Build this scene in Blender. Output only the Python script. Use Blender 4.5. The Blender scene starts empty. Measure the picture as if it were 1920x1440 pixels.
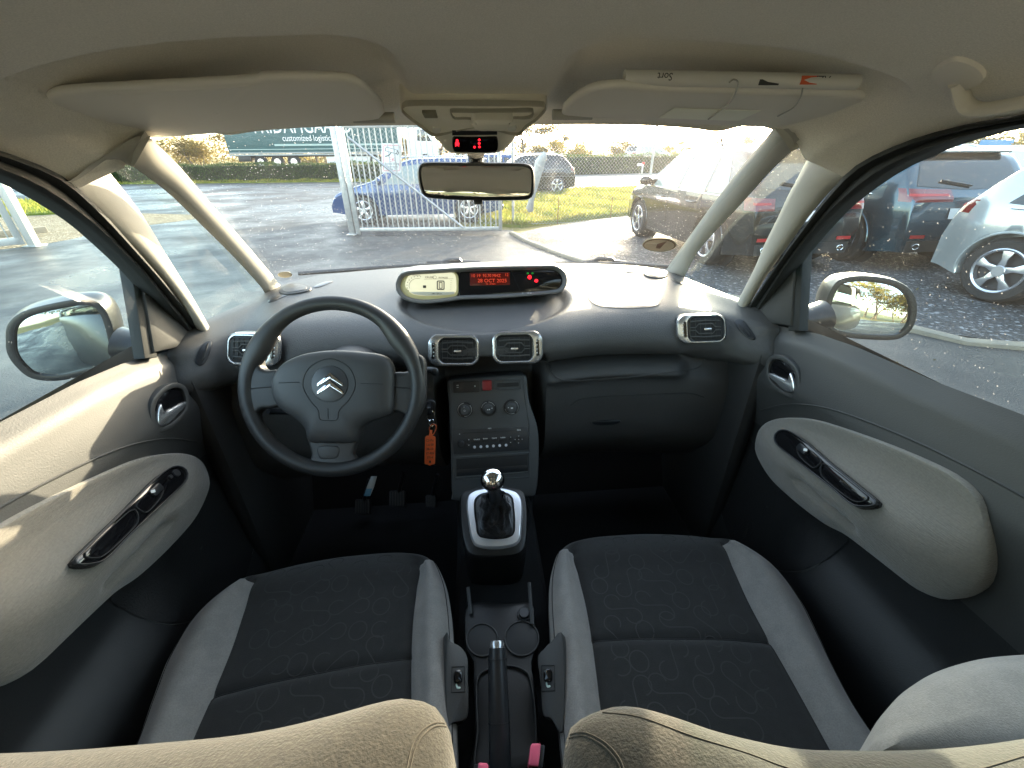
import bpy, bmesh, math, random
from mathutils import Vector as V, Matrix
from mathutils.bvhtree import BVHTree
from mathutils.geometry import tessellate_polygon
random.seed(7)
S = bpy.context.scene
COL = S.collection
# ---------------------------------------------------------------- camera
F, HOR, ZC, CX = 780.0, 290, 1.42, -.02
YAW, ROLL, PIT = math.radians(4.6), math.radians(.6), math.atan((720-290)/780.0)
cf = V((math.sin(YAW)*math.cos(PIT), math.cos(YAW)*math.cos(PIT), -math.sin(PIT)))
r0 = V((math.cos(YAW), -math.sin(YAW), 0)); u0 = r0.cross(cf)
cr_ = r0*math.cos(ROLL)-u0*math.sin(ROLL); cu = cr_.cross(cf)
CAM = V((CX, 0, ZC))
cd = bpy.data.cameras.new("camera"); co = bpy.data.objects.new("camera", cd); COL.objects.link(co)
co.matrix_world = Matrix(((cr_.x, cu.x, -cf.x, CAM.x), (cr_.y, cu.y, -cf.y, CAM.y), (cr_.z, cu.z, -cf.z, CAM.z), (0, 0, 0, 1)))
cd.sensor_width = 36; cd.lens = F/1920*36; cd.clip_start = .02; cd.clip_end = 3000
S.camera = co
# ---------------------------------------------------------------- sky and sun
SUN_AZ, SUN_EL = math.radians(29.5), math.radians(10.3)      # azimuth measured from +Y towards +X
w = bpy.data.worlds.new("World"); S.world = w; w.use_nodes = True
nt = w.node_tree; bg = nt.nodes["Background"]
sky = nt.nodes.new("ShaderNodeTexSky"); sky.sky_type = 'NISHITA'; sky.sun_disc = False
sky.sun_elevation = SUN_EL; sky.sun_rotation = SUN_AZ; sky.air_density = 1.0; sky.dust_density = 1.6
hs_ = nt.nodes.new('ShaderNodeHueSaturation'); hs_.inputs['Saturation'].default_value = .72; nt.links.new(sky.outputs[0], hs_.inputs['Color']); nt.links.new(hs_.outputs[0], bg.inputs[0]); bg.inputs[1].default_value = .15
sl = bpy.data.lights.new("sun", 'SUN'); sl.energy = 2.0; sl.angle = math.radians(.5); sl.color = (1, .84, .60)
so = bpy.data.objects.new("sun", sl); COL.objects.link(so)
sd = V((math.sin(SUN_AZ)*math.cos(SUN_EL), math.cos(SUN_AZ)*math.cos(SUN_EL), math.sin(SUN_EL)))
so.rotation_euler = sd.to_track_quat('Z', 'Y').to_euler(); so.location = (0, 0, 30)
S.view_settings.view_transform = 'Standard'; S.view_settings.look = 'None'
S.view_settings.exposure = 3.4; S.view_settings.gamma = 1
S.render.engine = 'CYCLES'
S.cycles.use_denoising = True
S.cycles.max_bounces = 10; S.cycles.diffuse_bounces = 6; S.cycles.glossy_bounces = 4
S.cycles.transparent_max_bounces = 16; S.cycles.transmission_bounces = 4
S.cycles.caustics_reflective = False; S.cycles.sample_clamp_indirect = 6

# ---------------------------------------------------------------- helpers: pixel rays and curves
def ray(x, y): return cf + cr_*((x-960)/F) + cu*((720-y)/F)
def at(x, y, X=None, Y=None, Z=None):
    d = ray(x, y)
    t = (X-CX)/d.x if X is not None else Y/d.y if Y is not None else (Z-ZC)/d.z
    return CAM + d*t
class Pl:
    def __init__(s, p, n): s.p = V(p); s.n = V(n).normalized()
    def on(s, x, y, off=0):
        d = ray(x, y); q = s.p + s.n*off
        return CAM + d*((q-CAM).dot(s.n)/d.dot(s.n))
def cat(a, b, c, d, t):
    return ((b*2)+(c-a)*t+(a*2-b*5+c*4-d)*t*t+(b*3-a-c*3+d)*t*t*t)*.5
def spl(P, n, closed=False):
    """Catmull-Rom through the points, n samples spaced evenly along it"""
    P = [V(p) for p in P]; m = len(P); D = []
    segs = m if closed else m-1
    for i in range(segs):
        if closed: a, b, c, d = P[i-1], P[i], P[(i+1) % m], P[(i+2) % m]
        else:
            b, c = P[i], P[i+1]
            a = P[i-1] if i else b*2-c
            d = P[i+2] if i+2 < m else c*2-b
        for k in range(8): D.append(cat(a, b, c, d, k/8))
    D.append(P[0].copy() if closed else P[-1].copy())
    L = [0]
    for i in range(1, len(D)): L.append(L[-1]+(D[i]-D[i-1]).length)
    out = []; j = 0
    cnt = n if closed else n-1
    for k in range(n):
        s = L[-1]*k/cnt if cnt else 0
        while j < len(L)-2 and L[j+1] < s: j += 1
        e = L[j+1]-L[j]
        out.append(D[j].lerp(D[j+1], (s-L[j])/e if e > 1e-12 else 0))
    return out
def lerp(a, b, t): return a+(b-a)*t
def sm(a, b, x):
    t = min(1, max(0, (x-a)/(b-a))); return t*t*(3-2*t)
def pw(tab, x):
    """piecewise linear table"""
    if x <= tab[0][0]: return tab[0][1]
    for (x0, y0), (x1, y1) in zip(tab, tab[1:]):
        if x <= x1: return y0+(y1-y0)*(x-x0)/(x1-x0)
    return tab[-1][1]
def pws(tab, x):
    """smooth table (Catmull-Rom in value)"""
    n = len(tab)
    if x <= tab[0][0]: return tab[0][1]
    if x >= tab[-1][0]: return tab[-1][1]
    for i in range(n-1):
        x0, y0 = tab[i]; x1, y1 = tab[i+1]
        if x <= x1:
            h = x1-x0; t = (x-x0)/h
            def sl(k):
                if k <= 0 or k >= n-1: return 0
                return (tab[k+1][1]-tab[k-1][1])/(tab[k+1][0]-tab[k-1][0])
            m0, m1 = sl(i)*h, sl(i+1)*h
            return (2*t**3-3*t*t+1)*y0+(t**3-2*t*t+t)*m0+(-2*t**3+3*t*t)*y1+(t**3-t*t)*m1
# ---------------------------------------------------------------- helpers: materials
MATS = {}
def mat(name, col, rough=.6, metal=0, bump=None, var=None, spec=None, emit=None, coat=0, grain=None, sheen=0):
    """bump=(scale,strength[,stretch]); var=(scale, colour2[,amount]); emit=(colour,strength); grain=(scale, amount)"""
    if name in MATS: return MATS[name]
    m = bpy.data.materials.new(name); m.use_nodes = True; t = m.node_tree; N = t.nodes; L = t.links
    p = N["Principled BSDF"]; p.inputs["Base Color"].default_value = (*col, 1)
    p.inputs["Roughness"].default_value = rough; p.inputs["Metallic"].default_value = metal
    if spec is not None: p.inputs["Specular IOR Level"].default_value = spec
    if coat: p.inputs["Coat Weight"].default_value = coat; p.inputs["Coat Roughness"].default_value = .03
    if sheen: p.inputs["Sheen Weight"].default_value = sheen; p.inputs["Sheen Roughness"].default_value = .5
    tc = N.new("ShaderNodeTexCoord")
    if var:
        n = N.new("ShaderNodeTexNoise"); n.inputs["Scale"].default_value = var[0]; n.inputs["Detail"].default_value = 6
        L.new(tc.outputs["Object"], n.inputs["Vector"])
        r = N.new("ShaderNodeMapRange"); r.inputs[1].default_value = .35; r.inputs[2].default_value = .65
        L.new(n.outputs["Fac"], r.inputs[0])
        x = N.new("ShaderNodeMix"); x.data_type = 'RGBA'
        x.inputs[6].default_value = (*col, 1); x.inputs[7].default_value = (*var[1], 1)
        L.new(r.outputs[0], x.inputs[0]); last = x.outputs[2]
        if grain:
            g = N.new("ShaderNodeTexNoise"); g.inputs["Scale"].default_value = grain[0]; g.inputs["Detail"].default_value = 3
            L.new(tc.outputs["Object"], g.inputs["Vector"])
            r2 = N.new("ShaderNodeMapRange"); r2.inputs[1].default_value = .3; r2.inputs[2].default_value = .7
            r2.inputs[3].default_value = 1-grain[1]; r2.inputs[4].default_value = 1+grain[1]
            L.new(g.outputs["Fac"], r2.inputs[0])
            mu = N.new("ShaderNodeVectorMath"); mu.operation = 'SCALE'
            L.new(last, mu.inputs[0]); L.new(r2.outputs[0], mu.inputs["Scale"]); last = mu.outputs[0]
        L.new(last, p.inputs["Base Color"])
    if bump:
        n = N.new("ShaderNodeTexNoise"); n.inputs["Scale"].default_value = bump[0]; n.inputs["Detail"].default_value = 4
        if len(bump) > 2:
            mp = N.new("ShaderNodeMapping"); mp.inputs["Scale"].default_value = bump[2]
            L.new(tc.outputs["Object"], mp.inputs[0]); L.new(mp.outputs[0], n.inputs["Vector"])
        else: L.new(tc.outputs["Object"], n.inputs["Vector"])
        b = N.new("ShaderNodeBump"); b.inputs["Strength"].default_value = bump[1]; b.inputs["Distance"].default_value = .6/bump[0]
        L.new(n.outputs["Fac"], b.inputs["Height"]); L.new(b.outputs[0], p.inputs["Normal"])
    if emit:
        p.inputs["Emission Color"].default_value = (*emit[0], 1); p.inputs["Emission Strength"].default_value = emit[1]
    MATS[name] = m; return m
def glass(name, tint, gloss=.0, dust=0.0, drops=0.0, dscale=60, alpha_dark=0, scatter=0):
    """window pane: tinted transparency, fresnel reflection, road dust and dried drops"""
    if name in MATS: return MATS[name]
    m = bpy.data.materials.new(name); m.use_nodes = True; t = m.node_tree; N = t.nodes; L = t.links
    N.remove(N["Principled BSDF"]); out = N["Material Output"]
    tr = N.new("ShaderNodeBsdfTransparent"); tr.inputs[0].default_value = (*tint, 1)
    gl = N.new("ShaderNodeBsdfGlossy"); gl.inputs["Roughness"].default_value = gloss
    fr = N.new("ShaderNodeFresnel"); fr.inputs[0].default_value = 1.22
    rr = N.new("ShaderNodeMapRange"); rr.inputs[3].default_value = alpha_dark; rr.inputs[4].default_value = .035; L.new(fr.outputs[0], rr.inputs[0])
    mx = N.new("ShaderNodeMixShader"); L.new(rr.outputs[0], mx.inputs[0]); L.new(tr.outputs[0], mx.inputs[1]); L.new(gl.outputs[0], mx.inputs[2])
    last = mx
    if dust or drops:
        tc = N.new("ShaderNodeTexCoord")
        df = N.new("ShaderNodeBsdfTranslucent"); df.inputs[0].default_value = (.9, .88, .82, 1)
        dd = N.new("ShaderNodeBsdfDiffuse"); dd.inputs[0].default_value = (.8, .78, .72, 1)
        ad = N.new("ShaderNodeMixShader"); ad.inputs[0].default_value = .3; L.new(df.outputs[0], ad.inputs[1]); L.new(dd.outputs[0], ad.inputs[2])
        n = N.new("ShaderNodeTexNoise"); n.inputs["Scale"].default_value = 6; n.inputs["Detail"].default_value = 8; n.inputs["Roughness"].default_value = .7
        L.new(tc.outputs["Object"], n.inputs["Vector"])
        r1 = N.new("ShaderNodeMapRange"); r1.inputs[1].default_value = .35; r1.inputs[2].default_value = .75
        r1.inputs[3].default_value = dust*.4; r1.inputs[4].default_value = dust*1.6; L.new(n.outputs["Fac"], r1.inputs[0])
        v = N.new("ShaderNodeTexVoronoi"); v.inputs["Scale"].default_value = dscale; L.new(tc.outputs["Object"], v.inputs["Vector"])
        sp = N.new("ShaderNodeSeparateColor"); L.new(v.outputs["Color"], sp.inputs[0])
        rad = N.new("ShaderNodeMapRange"); rad.inputs[1].default_value = .70; rad.inputs[2].default_value = 1; rad.inputs[3].default_value = .01; rad.inputs[4].default_value = .24
        L.new(sp.outputs[0], rad.inputs[0])
        lt = N.new("ShaderNodeMath"); lt.operation = 'LESS_THAN'; L.new(v.outputs["Distance"], lt.inputs[0]); L.new(rad.outputs[0], lt.inputs[1])
        ml = N.new("ShaderNodeMath"); ml.operation = 'MULTIPLY_ADD'; L.new(lt.outputs[0], ml.inputs[0]); ml.inputs[1].default_value = drops; L.new(r1.outputs[0], ml.inputs[2])
        m2 = N.new("ShaderNodeMixShader"); L.new(ml.outputs[0], m2.inputs[0]); L.new(last.outputs[0], m2.inputs[1]); L.new(ad.outputs[0], m2.inputs[2])
        last = m2
        if scatter:   # thin film of dirt that scatters sunlight forwards
            rf = N.new("ShaderNodeBsdfRefraction"); rf.distribution = 'GGX'; rf.inputs["Roughness"].default_value = .55; rf.inputs["IOR"].default_value = 1.12
            m3 = N.new("ShaderNodeMixShader"); m3.inputs[0].default_value = scatter; L.new(last.outputs[0], m3.inputs[1]); L.new(rf.outputs[0], m3.inputs[2]); last = m3
    L.new(last.outputs[0], out.inputs[0]); MATS[name] = m; return m
# ---------------------------------------------------------------- helpers: objects
def thing(name, label=None, cat_=None, group=None, loc=(0, 0, 0), rz=0):
    o = bpy.data.objects.new(name, None); COL.objects.link(o); o.location = loc; o.rotation_euler.z = rz
    if label: o["label"] = label; o["category"] = cat_
    if group: o["group"] = group
    return o
def tag(o, label, cat_, group=None):
    o["label"] = label; o["category"] = cat_
    if group: o["group"] = group
    return o
def mk(name, vs, fs, m, parent=None, smooth=True, kind=None, label=None):
    me = bpy.data.meshes.new(name); me.from_pydata([tuple(v) for v in vs], [], fs); me.update()
    bm = bmesh.new(); bm.from_mesh(me); bmesh.ops.recalc_face_normals(bm, faces=bm.faces); bm.to_mesh(me); bm.free()
    if smooth:
        me.polygons.foreach_set("use_smooth", [True]*len(me.polygons))
        try: me.set_sharp_from_angle(angle=math.radians(smooth if smooth is not True else 42))
        except Exception: pass
    o = bpy.data.objects.new(name, me); COL.objects.link(o)
    if m: me.materials.append(m)
    if parent: o.parent = parent
    if kind: o["kind"] = kind
    if label: o["label"] = label
    return o
class MB:
    """collects simple shapes, then links them as one mesh"""
    def __init__(s): s.v = []; s.f = []
    def add(s, vs, fs):
        b = len(s.v); s.v += [V(q) for q in vs]; s.f += [tuple(b+i for i in f) for f in fs]; return s
    def box(s, c, d, bev=0, R=None):
        """box centred at c with size d"""
        bm = bmesh.new(); bmesh.ops.create_cube(bm, size=1)
        for v in bm.verts: v.co = V((v.co.x*d[0], v.co.y*d[1], v.co.z*d[2]))
        if bev: bmesh.ops.bevel(bm, geom=bm.edges[:], offset=bev, segments=2, affect='EDGES', profile=.5)
        M = Matrix.Translation(V(c)) @ (R.to_4x4() if R else Matrix())
        bm.verts.ensure_lookup_table()
        vs = [M @ v.co for v in bm.verts]; fs = [[q.index for q in f.verts] for f in bm.faces]; bm.free()
        return s.add(vs, fs)
    def tube(s, P, r, n=8, closed=False, caps=True, flat=1.0, up=None):
        P = [V(p) for p in P]; m = len(P); R = r if isinstance(r, (list, tuple)) else [r]*m
        vs = []; prev = None
        for i in range(m):
            a = P[i-1] if (i or closed) else P[i]; b = P[(i+1) % m] if (i < m-1 or closed) else P[i]
            t = (b-a).normalized()
            if prev is None:
                x = (V(up) if up else V((0, 0, 1)) if abs(t.z) < .9 else V((1, 0, 0)))
            else: x = prev
            x = (x-t*x.dot(t)).normalized(); prev = x; y = t.cross(x)
            for k in range(n):
                a_ = 2*math.pi*k/n; vs.append(P[i]+(x*math.cos(a_)*flat+y*math.sin(a_))*R[i])
        fs = []
        for i in range(m if closed else m-1):
            j = (i+1) % m
            for k in range(n): fs.append((i*n+k, i*n+(k+1) % n, j*n+(k+1) % n, j*n+k))
        if caps and not closed: fs += [tuple(range(n-1, -1, -1)), tuple((m-1)*n+k for k in range(n))]
        return s.add(vs, fs)
    def disc(s, c, n_, r, h, seg=24, bev=.15):
        """short cylinder standing on c along n_"""
        n_ = V(n_).normalized(); x = n_.orthogonal().normalized(); y = n_.cross(x); b = min(h, r)*bev
        rings = [(r, 0), (r, h-b), (r-b, h)]; vs = []; fs = []
        for (q, z) in rings:
            for k in range(seg): a = 2*math.pi*k/seg; vs.append(V(c)+n_*z+(x*math.cos(a)+y*math.sin(a))*q)
        for i in range(2):
            for k in range(seg): fs.append((i*seg+k, i*seg+(k+1) % seg, (i+1)*seg+(k+1) % seg, (i+1)*seg+k))
        fs += [tuple(2*seg+k for k in range(seg)), tuple(range(seg-1, -1, -1))]
        return s.add(vs, fs)
    def ball(s, c, r, n=16, sz=(1, 1, 1)):
        bm = bmesh.new(); bmesh.ops.create_uvsphere(bm, u_segments=n*2, v_segments=n, radius=1)
        vs = [V(c)+V((v.co.x*r*sz[0], v.co.y*r*sz[1], v.co.z*r*sz[2])) for v in bm.verts]
        fs = [[q.index for q in f.verts] for f in bm.faces]; bm.free(); return s.add(vs, fs)
    def build(s, name, m, parent=None, smooth=True, kind=None, label=None): return mk(name, s.v, s.f, m, parent, smooth, kind, label)
def grid(name, rows, m, parent=None, closed_u=False, thick=0, kind=None, smooth=True, label=None, caps=False):
    nu = len(rows[0]); vs = [p for r in rows for p in r]; fs = []
    for i in range(len(rows)-1):
        for k in range(nu if closed_u else nu-1):
            k2 = (k+1) % nu; fs.append((i*nu+k, i*nu+k2, (i+1)*nu+k2, (i+1)*nu+k))
    if caps: fs += [tuple(range(nu)), tuple((len(rows)-1)*nu+k for k in range(nu))]
    o = mk(name, vs, fs, m, parent, smooth, kind, label)
    if thick:
        q = o.modifiers.new("s", 'SOLIDIFY'); q.thickness = thick; q.offset = 0
    return o
def loft(name, rows, m, parent=None, nu=24, nv=16, thick=0, **k):
    R = [spl(r, nu) for r in rows]
    C = [spl([R[i][j] for i in range(len(R))], nv) for j in range(nu)]
    return grid(name, [[C[j][i] for j in range(nu)] for i in range(nv)], m, parent, thick=thick, **k)
def inset(P, n, d):
    m = len(P); out = []
    for i in range(m):
        a = (P[i]-P[i-1]).normalized(); b = (P[(i+1) % m]-P[i]).normalized(); t = (a+b)
        t = t.normalized() if t.length > 1e-6 else a
        q = n.cross(t).normalized(); c = max(.5, math.sqrt(max(0, (1+a.dot(b))/2)))
        out.append(P[i]+q*d/c)
    return out
def ccw(P, n):
    A = V((0, 0, 0)); c = sum(P, V((0, 0, 0)))/len(P)
    for i in range(len(P)): A += (P[i-1]-c).cross(P[i]-c)
    return P if A.dot(n) > 0 else P[::-1]
def plate_mb(mb, P, n, h, bev=.001, base=0, steps=2, dome=0):
    """solid plate: outline P (3D, roughly planar) raised h along n with rounded edge"""
    n = V(n).normalized(); P = ccw([V(p) for p in P], n); m = len(P)
    rings = [[p+n*base for p in P], [p+n*(h-bev) for p in P]]
    for k in range(1, steps+1):
        a = k/steps*math.pi/2; rings.append([q+n*(h-bev+bev*math.sin(a)) for q in inset(P, n, bev*(1-math.cos(a)))])
    vs = [p for r in rings for p in r]; fs = []
    for i in range(len(rings)-1):
        for k in range(m): fs.append((i*m+k, i*m+(k+1) % m, (i+1)*m+(k+1) % m, (i+1)*m+k))
    t = len(rings)-1
    for tri in tessellate_polygon([rings[-1]]): fs.append(tuple(t*m+i for i in tri))
    for tri in tessellate_polygon([rings[0]]): fs.append(tuple(i for i in tri[::-1]))
    return mb.add(vs, fs)
def frame_mb(mb, P, n, wd, h, base=0, bev=None):
    """raised ring following outline P, width wd inwards"""
    n = V(n).normalized(); P = ccw([V(p) for p in P], n); m = len(P); b = bev if bev is not None else min(wd, h)*.4
    prof = [(0, base), (0, h-b), (b*.3, h-b*.3), (b, h), (wd-b, h), (wd-b*.3, h-b*.3), (wd, h-b), (wd, base)]
    vs = []; fs = []
    for d, z in prof: vs += [q+n*z for q in (inset(P, n, d) if d else P)]
    for i in range(len(prof)):
        j = (i+1) % len(prof)
        for k in range(m): fs.append((i*m+k, i*m+(k+1) % m, j*m+(k+1) % m, j*m+k))
    return mb.add(vs, fs)
def rr(x0, y0, x1, y1, r, k=5, tilt=0):
    """rounded rectangle in pixels"""
    P = []; r = min(r, abs(x1-x0)/2-.01, abs(y1-y0)/2-.01)
    for cx, cy, a0 in ((x1-r, y0+r, -90), (x1-r, y1-r, 0), (x0+r, y1-r, 90), (x0+r, y0+r, 180)):
        for i in range(k+1): a = math.radians(a0+90*i/k); P.append((cx+r*math.cos(a), cy+r*math.sin(a)))
    if tilt:
        mx, my = (x0+x1)/2, (y0+y1)/2; c, s = math.cos(math.radians(tilt)), math.sin(math.radians(tilt))
        P = [(mx+(x-mx)*c-(y-my)*s, my+(x-mx)*s+(y-my)*c) for x, y in P]
    return P
def cpx(P, n=48):
    """smooth closed pixel outline"""
    return [(p.x, p.y) for p in spl([V((x, y, 0)) for x, y in P], n, True)]
def opx(P, n=24): return [(p.x, p.y) for p in spl([V((x, y, 0)) for x, y in P], n)]
def plate(name, px_, pl, h, m, parent, bev=.001, off=0, base=0, label=None, smooth=True):
    mb = MB(); plate_mb(mb, [pl.on(x, y, off) for x, y in px_], pl.n, h, bev, base); return mb.build(name, m, parent, smooth, label=label)
def frame(name, px_, pl, wd, h, m, parent, off=0, base=0, bev=None, label=None):
    mb = MB(); frame_mb(mb, [pl.on(x, y, off) for x, y in px_], pl.n, wd, h, base, bev); return mb.build(name, m, parent, label=label)
def text(name, s, o, xd, yd, size, m, parent, ext=.0003, align='CENTER', sx=1):
    cu_ = bpy.data.curves.new(name, 'FONT'); cu_.body = s; cu_.size = size; cu_.extrude = ext; cu_.align_x = align; cu_.align_y = 'CENTER'
    cu_.resolution_u = 3
    t = bpy.data.objects.new("tmp", cu_); COL.objects.link(t)
    dg = bpy.context.evaluated_depsgraph_get(); me = bpy.data.meshes.new_from_object(t.evaluated_get(dg))
    bpy.data.objects.remove(t); xd = V(xd).normalized(); yd = V(yd).normalized(); zd = xd.cross(yd).normalized(); yd = zd.cross(xd)
    for v in me.vertices: v.co = V(o)+xd*v.co.x*sx+yd*v.co.y+zd*v.co.z
    me.materials.clear(); me.materials.append(m); o_ = bpy.data.objects.new(name, me); COL.objects.link(o_)
    if parent: o_.parent = parent
    return o_
def ptext(name, s, x, y, pl, hpx, m, parent, off=.0005, sx=1, tilt=0):
    o = pl.on(x, y, off); c, q = math.cos(tilt), math.sin(tilt)
    xd = (pl.on(x+5*c, y+5*q, off)-o); yd = (pl.on(x, y-5, off)-o); k = xd.length/5
    return text(name, s, o, xd, yd, hpx*k*1.4, m, parent, sx=sx)
def bvh(o):
    me = o.data; return BVHTree.FromPolygons([v.co.copy() for v in me.vertices], [tuple(p.vertices) for p in me.polygons])
def hit(x, y, tree, off=0):
    d = ray(x, y).normalized(); h = tree.ray_cast(CAM, d)
    if h[0] is None: return None
    n = h[1] if h[1].dot(d) < 0 else -h[1]
    return h[0]+n*off
def seam(name, px_, tree, r, m, parent, n=40, off=0, closed=False, mb=None):
    P = [hit(x, y, tree, off) for x, y in (cpx(px_, n) if closed else opx(px_, n))]; P = [p for p in P if p]
    if len(P) < 3: return None
    b = mb or MB(); b.tube(P, r, 5, closed); return b.build(name, m, parent) if mb is None else b
def mirx(o, name=None):
    """mirror copy across x=0, with its own parent kept"""
    me = o.data.copy(); me.transform(Matrix.Scale(-1, 4, V((1, 0, 0)))); me.flip_normals()
    c = o.copy(); c.data = me; COL.objects.link(c); c.name = name or o.name.split('.')[0]; return c
def dup(root, loc=None, rz=None, **props):
    r = root.copy(); COL.objects.link(r)
    if loc is not None: r.location = loc
    if rz is not None: r.rotation_euler.z = rz
    for k, v in props.items(): r[k] = v
    for ch in list(root.children):
        c = ch.copy(); COL.objects.link(c); c.parent = r
        for g in list(ch.children):
            d = g.copy(); COL.objects.link(d); d.parent = c
    return r
# ================================================================ MATERIALS
M_HEAD = mat("headliner_fabric", (.83, .79, .71), .95, bump=(420, .5), var=(5, (.79, .75, .66)), grain=(700, .10), sheen=.2)
M_VIS = mat("visor_vinyl", (.82, .78, .70), .7, bump=(700, .25))
M_TRIM = mat("beige_trim", (.43, .415, .37), .55, bump=(600, .12))
M_CONS = mat("console_beige", (.78, .75, .66), .45, bump=(800, .08))
M_DASH = mat("dash_plastic", (.062, .062, .061), .46, bump=(260, .55, (1, 3.5, 3.5)), var=(3, (.057, .056, .054)), spec=.6)
M_DLOW = mat("dark_plastic", (.032, .032, .032), .5, bump=(420, .18), spec=.45)
M_DOORP = mat("door_plastic", (.044, .045, .044), .5, bump=(420, .2), spec=.5)
M_BLACK = mat("black_rubber", (.012, .013, .014), .6)
M_SATIN = mat("satin_black", (.018, .02, .023), .33)
M_GLOSS = mat("gloss_black", (.006, .006, .007), .06)
M_SEAL = mat("seal_rubber", (.018, .02, .02), .7, bump=(500, .3))
M_CHROME = mat("chrome", (.85, .86, .88), .08, 1)
M_SILV = mat("satin_silver", (.55, .56, .58), .24, .85); M_GSILV = mat("gear_silver", (.74, .76, .80), .28, .7)
M_WHEEL = mat("wheel_foam", (.022, .0225, .023), .48, bump=(900, .3), spec=.5)
M_PAD = mat("door_fabric", (.20, .185, .16), .95, bump=(170, .5, (1, .3, 3.5)), grain=(300, .08), var=(8, (.18, .168, .145)), sheen=.3)
M_SEATG = mat("seat_grey_fabric", (.235, .225, .21), .95, bump=(700, .45), var=(40, (.205, .197, .185)), grain=(500, .12), sheen=.3)
M_SEATD = mat("seat_dark_fabric", (.019, .019, .0185), .97, bump=(800, .5), var=(60, (.016, .016, .0155)), grain=(600, .15), sheen=.15)
M_PATT = mat("seat_pattern_thread", (.034, .035, .034), .9)
M_SEATT = mat("seat_top_velour", (.025, .0215, .0155), .95, bump=(500, .6), var=(160, (.017, .015, .011)), grain=(420, .35), sheen=.2)
M_THREAD = mat("stitching", (.05, .043, .034), .9)
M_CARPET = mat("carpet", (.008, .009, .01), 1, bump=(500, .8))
M_LEATH = mat("boot_leather", (.012, .012, .013), .35, bump=(60, .6))
M_WHITE = mat("print_white", (.75, .78, .78), .6)
M_RED = mat("hazard_red", (.32, .025, .03), .35)
M_REDL = mat("red_led", (.3, 0, 0), .5, emit=((1, .01, .02), .4))
M_ORL = mat("orange_lcd", (.3, .02, 0), .5, emit=((1, .06, .02), .07))
M_GRL = mat("green_led", (0, .2, 0), .5, emit=((.05, .6, .1), .08))
M_LCDBG = mat("red_lcd_glow", (.05, .004, .002), .25, emit=((.5, .02, .01), .004))
M_GAUGE = mat("gauge_lit", (.42, .40, .26), .35, emit=((.95, .90, .62), .065))
M_GAUGEG = mat("gauge_grey", (.35, .36, .30), .4, emit=((.5, .5, .4), .02))
M_CREAM = mat("gauge_surround", (.42, .40, .22), .45, emit=((.8, .7, .25), .01))
M_INK = mat("lcd_ink", (.03, .03, .025), .5)
M_ORANGE = mat("orange_tag", (.75, .13, .035), .45, bump=(80, .1))
M_PINK = mat("buckle_pink", (.75, .13, .22), .35)
M_PAPER = mat("paper_white", (.72, .70, .64), .8)
M_PAINT = mat("own_grey_paint", (.016, .0155, .014), .38, .2, coat=.25)
M_MIRR = mat("mirror_silvering", (.86, .9, .9), .0, 1)
M_WIND = glass("windscreen_glass", (.95, .97, .94), 0, .014, .55, 230, scatter=.040)
M_SIDEG = glass("side_glass", (.82, .93, .91), 0, .010, .20, 210, scatter=.012)
M_REARG = glass("rear_tinted_glass", (.55, .6, .58), 0, .02, 0)

car = thing("car", "car seen from inside with grey and black cabin, steering wheel and two fabric front seats", "car")
# ================================================================ HEADLINER
ARC = [(-1.8, 1.40), (-.6, 1.455), (0, 1.468), (.3, 1.465), (.5, 1.455), (.59, 1.443), (.66, 1.42), (.71, 1.392), (.77, 1.348), (.82, 1.30), (.89, 1.218), (.95, 1.138), (1.02, 1.04), (1.06, .98)]
def arcX(z): return lerp(.70, .60, sm(1.04, 1.42, z))
def sdrr(x, y, x0, y0, x1, y1, r):
    cx, cy = (x0+x1)/2, (y0+y1)/2; dx = abs(x-cx)-((x1-x0)/2-r); dy = abs(y-cy)-((y1-y0)/2-r)
    return math.hypot(max(dx, 0), max(dy, 0))+min(max(dx, dy), 0)-r
YC = [(0, .86), (.25, .64), (.5, .42), (1, -.3)]; YS = [(0, .715), (.25, .56), (.5, .38), (1, -.3)]
ZCt = [(0, 1.466), (.12, 1.492), (.25, 1.517), (.5, 1.543), (1, 1.555)]
rows = []
for j in range(131):
    s = (j/130)**1.15; yc, ys, zc = pws(YC, s), pws(YS, s), pws(ZCt, s); row = []
    for i in range(161):
        xn = i/80-1; a = abs(xn); y = lerp(yc, ys, a**2.3); zs = pws(ARC, ys); x = arcX(zs)*xn
        z = zc-(zc-zs)*a**4.2
        d = sdrr(abs(x), y, .105, .565, .545, .80, .06)
        z += .026*(1-sm(-.022, .006, d))
        z -= .006*math.exp(-((y-.40)/.09)**2)*math.exp(-(x/.5)**4)
        row.append((x, y, z))
    rows.append(row)
for w_ in (.5, 1):
    rows.insert(0, [(x, y+.020*w_*sm(.6, .85, abs(i/80-1)), z-.006*w_*sm(.6, .85, abs(i/80-1))) for i, (x, y, z) in enumerate(rows[0] if w_ == .5 else rows[1])])
head = grid("headliner", rows, M_HEAD, car)
rows = [[(arcX(pws(ARC, y))*x, y, 1.556-(1.556-pws(ARC, y))*abs(x)**4.2-.09*sm(-.9, -2.1, y)) for x in [k/10-1 for k in range(21)]] for y in (-.3, -.7, -1.1, -1.6, -2.0)]
grid("rear_headliner", rows, M_HEAD, car)
T_HEAD = bvh(head)
# outer roof skin
rows = [[(.70*x, y, 1.60-.075*abs(x)**3-.12*sm(.4, 1.0, y)-.1*sm(-1.2, -2.2, y)) for x in [k/10-1 for k in range(21)]] for y in (.84, .6, .3, -.3, -1, -1.6, -2.1)]
grid("roof_panel", rows, M_PAINT, car)

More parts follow.
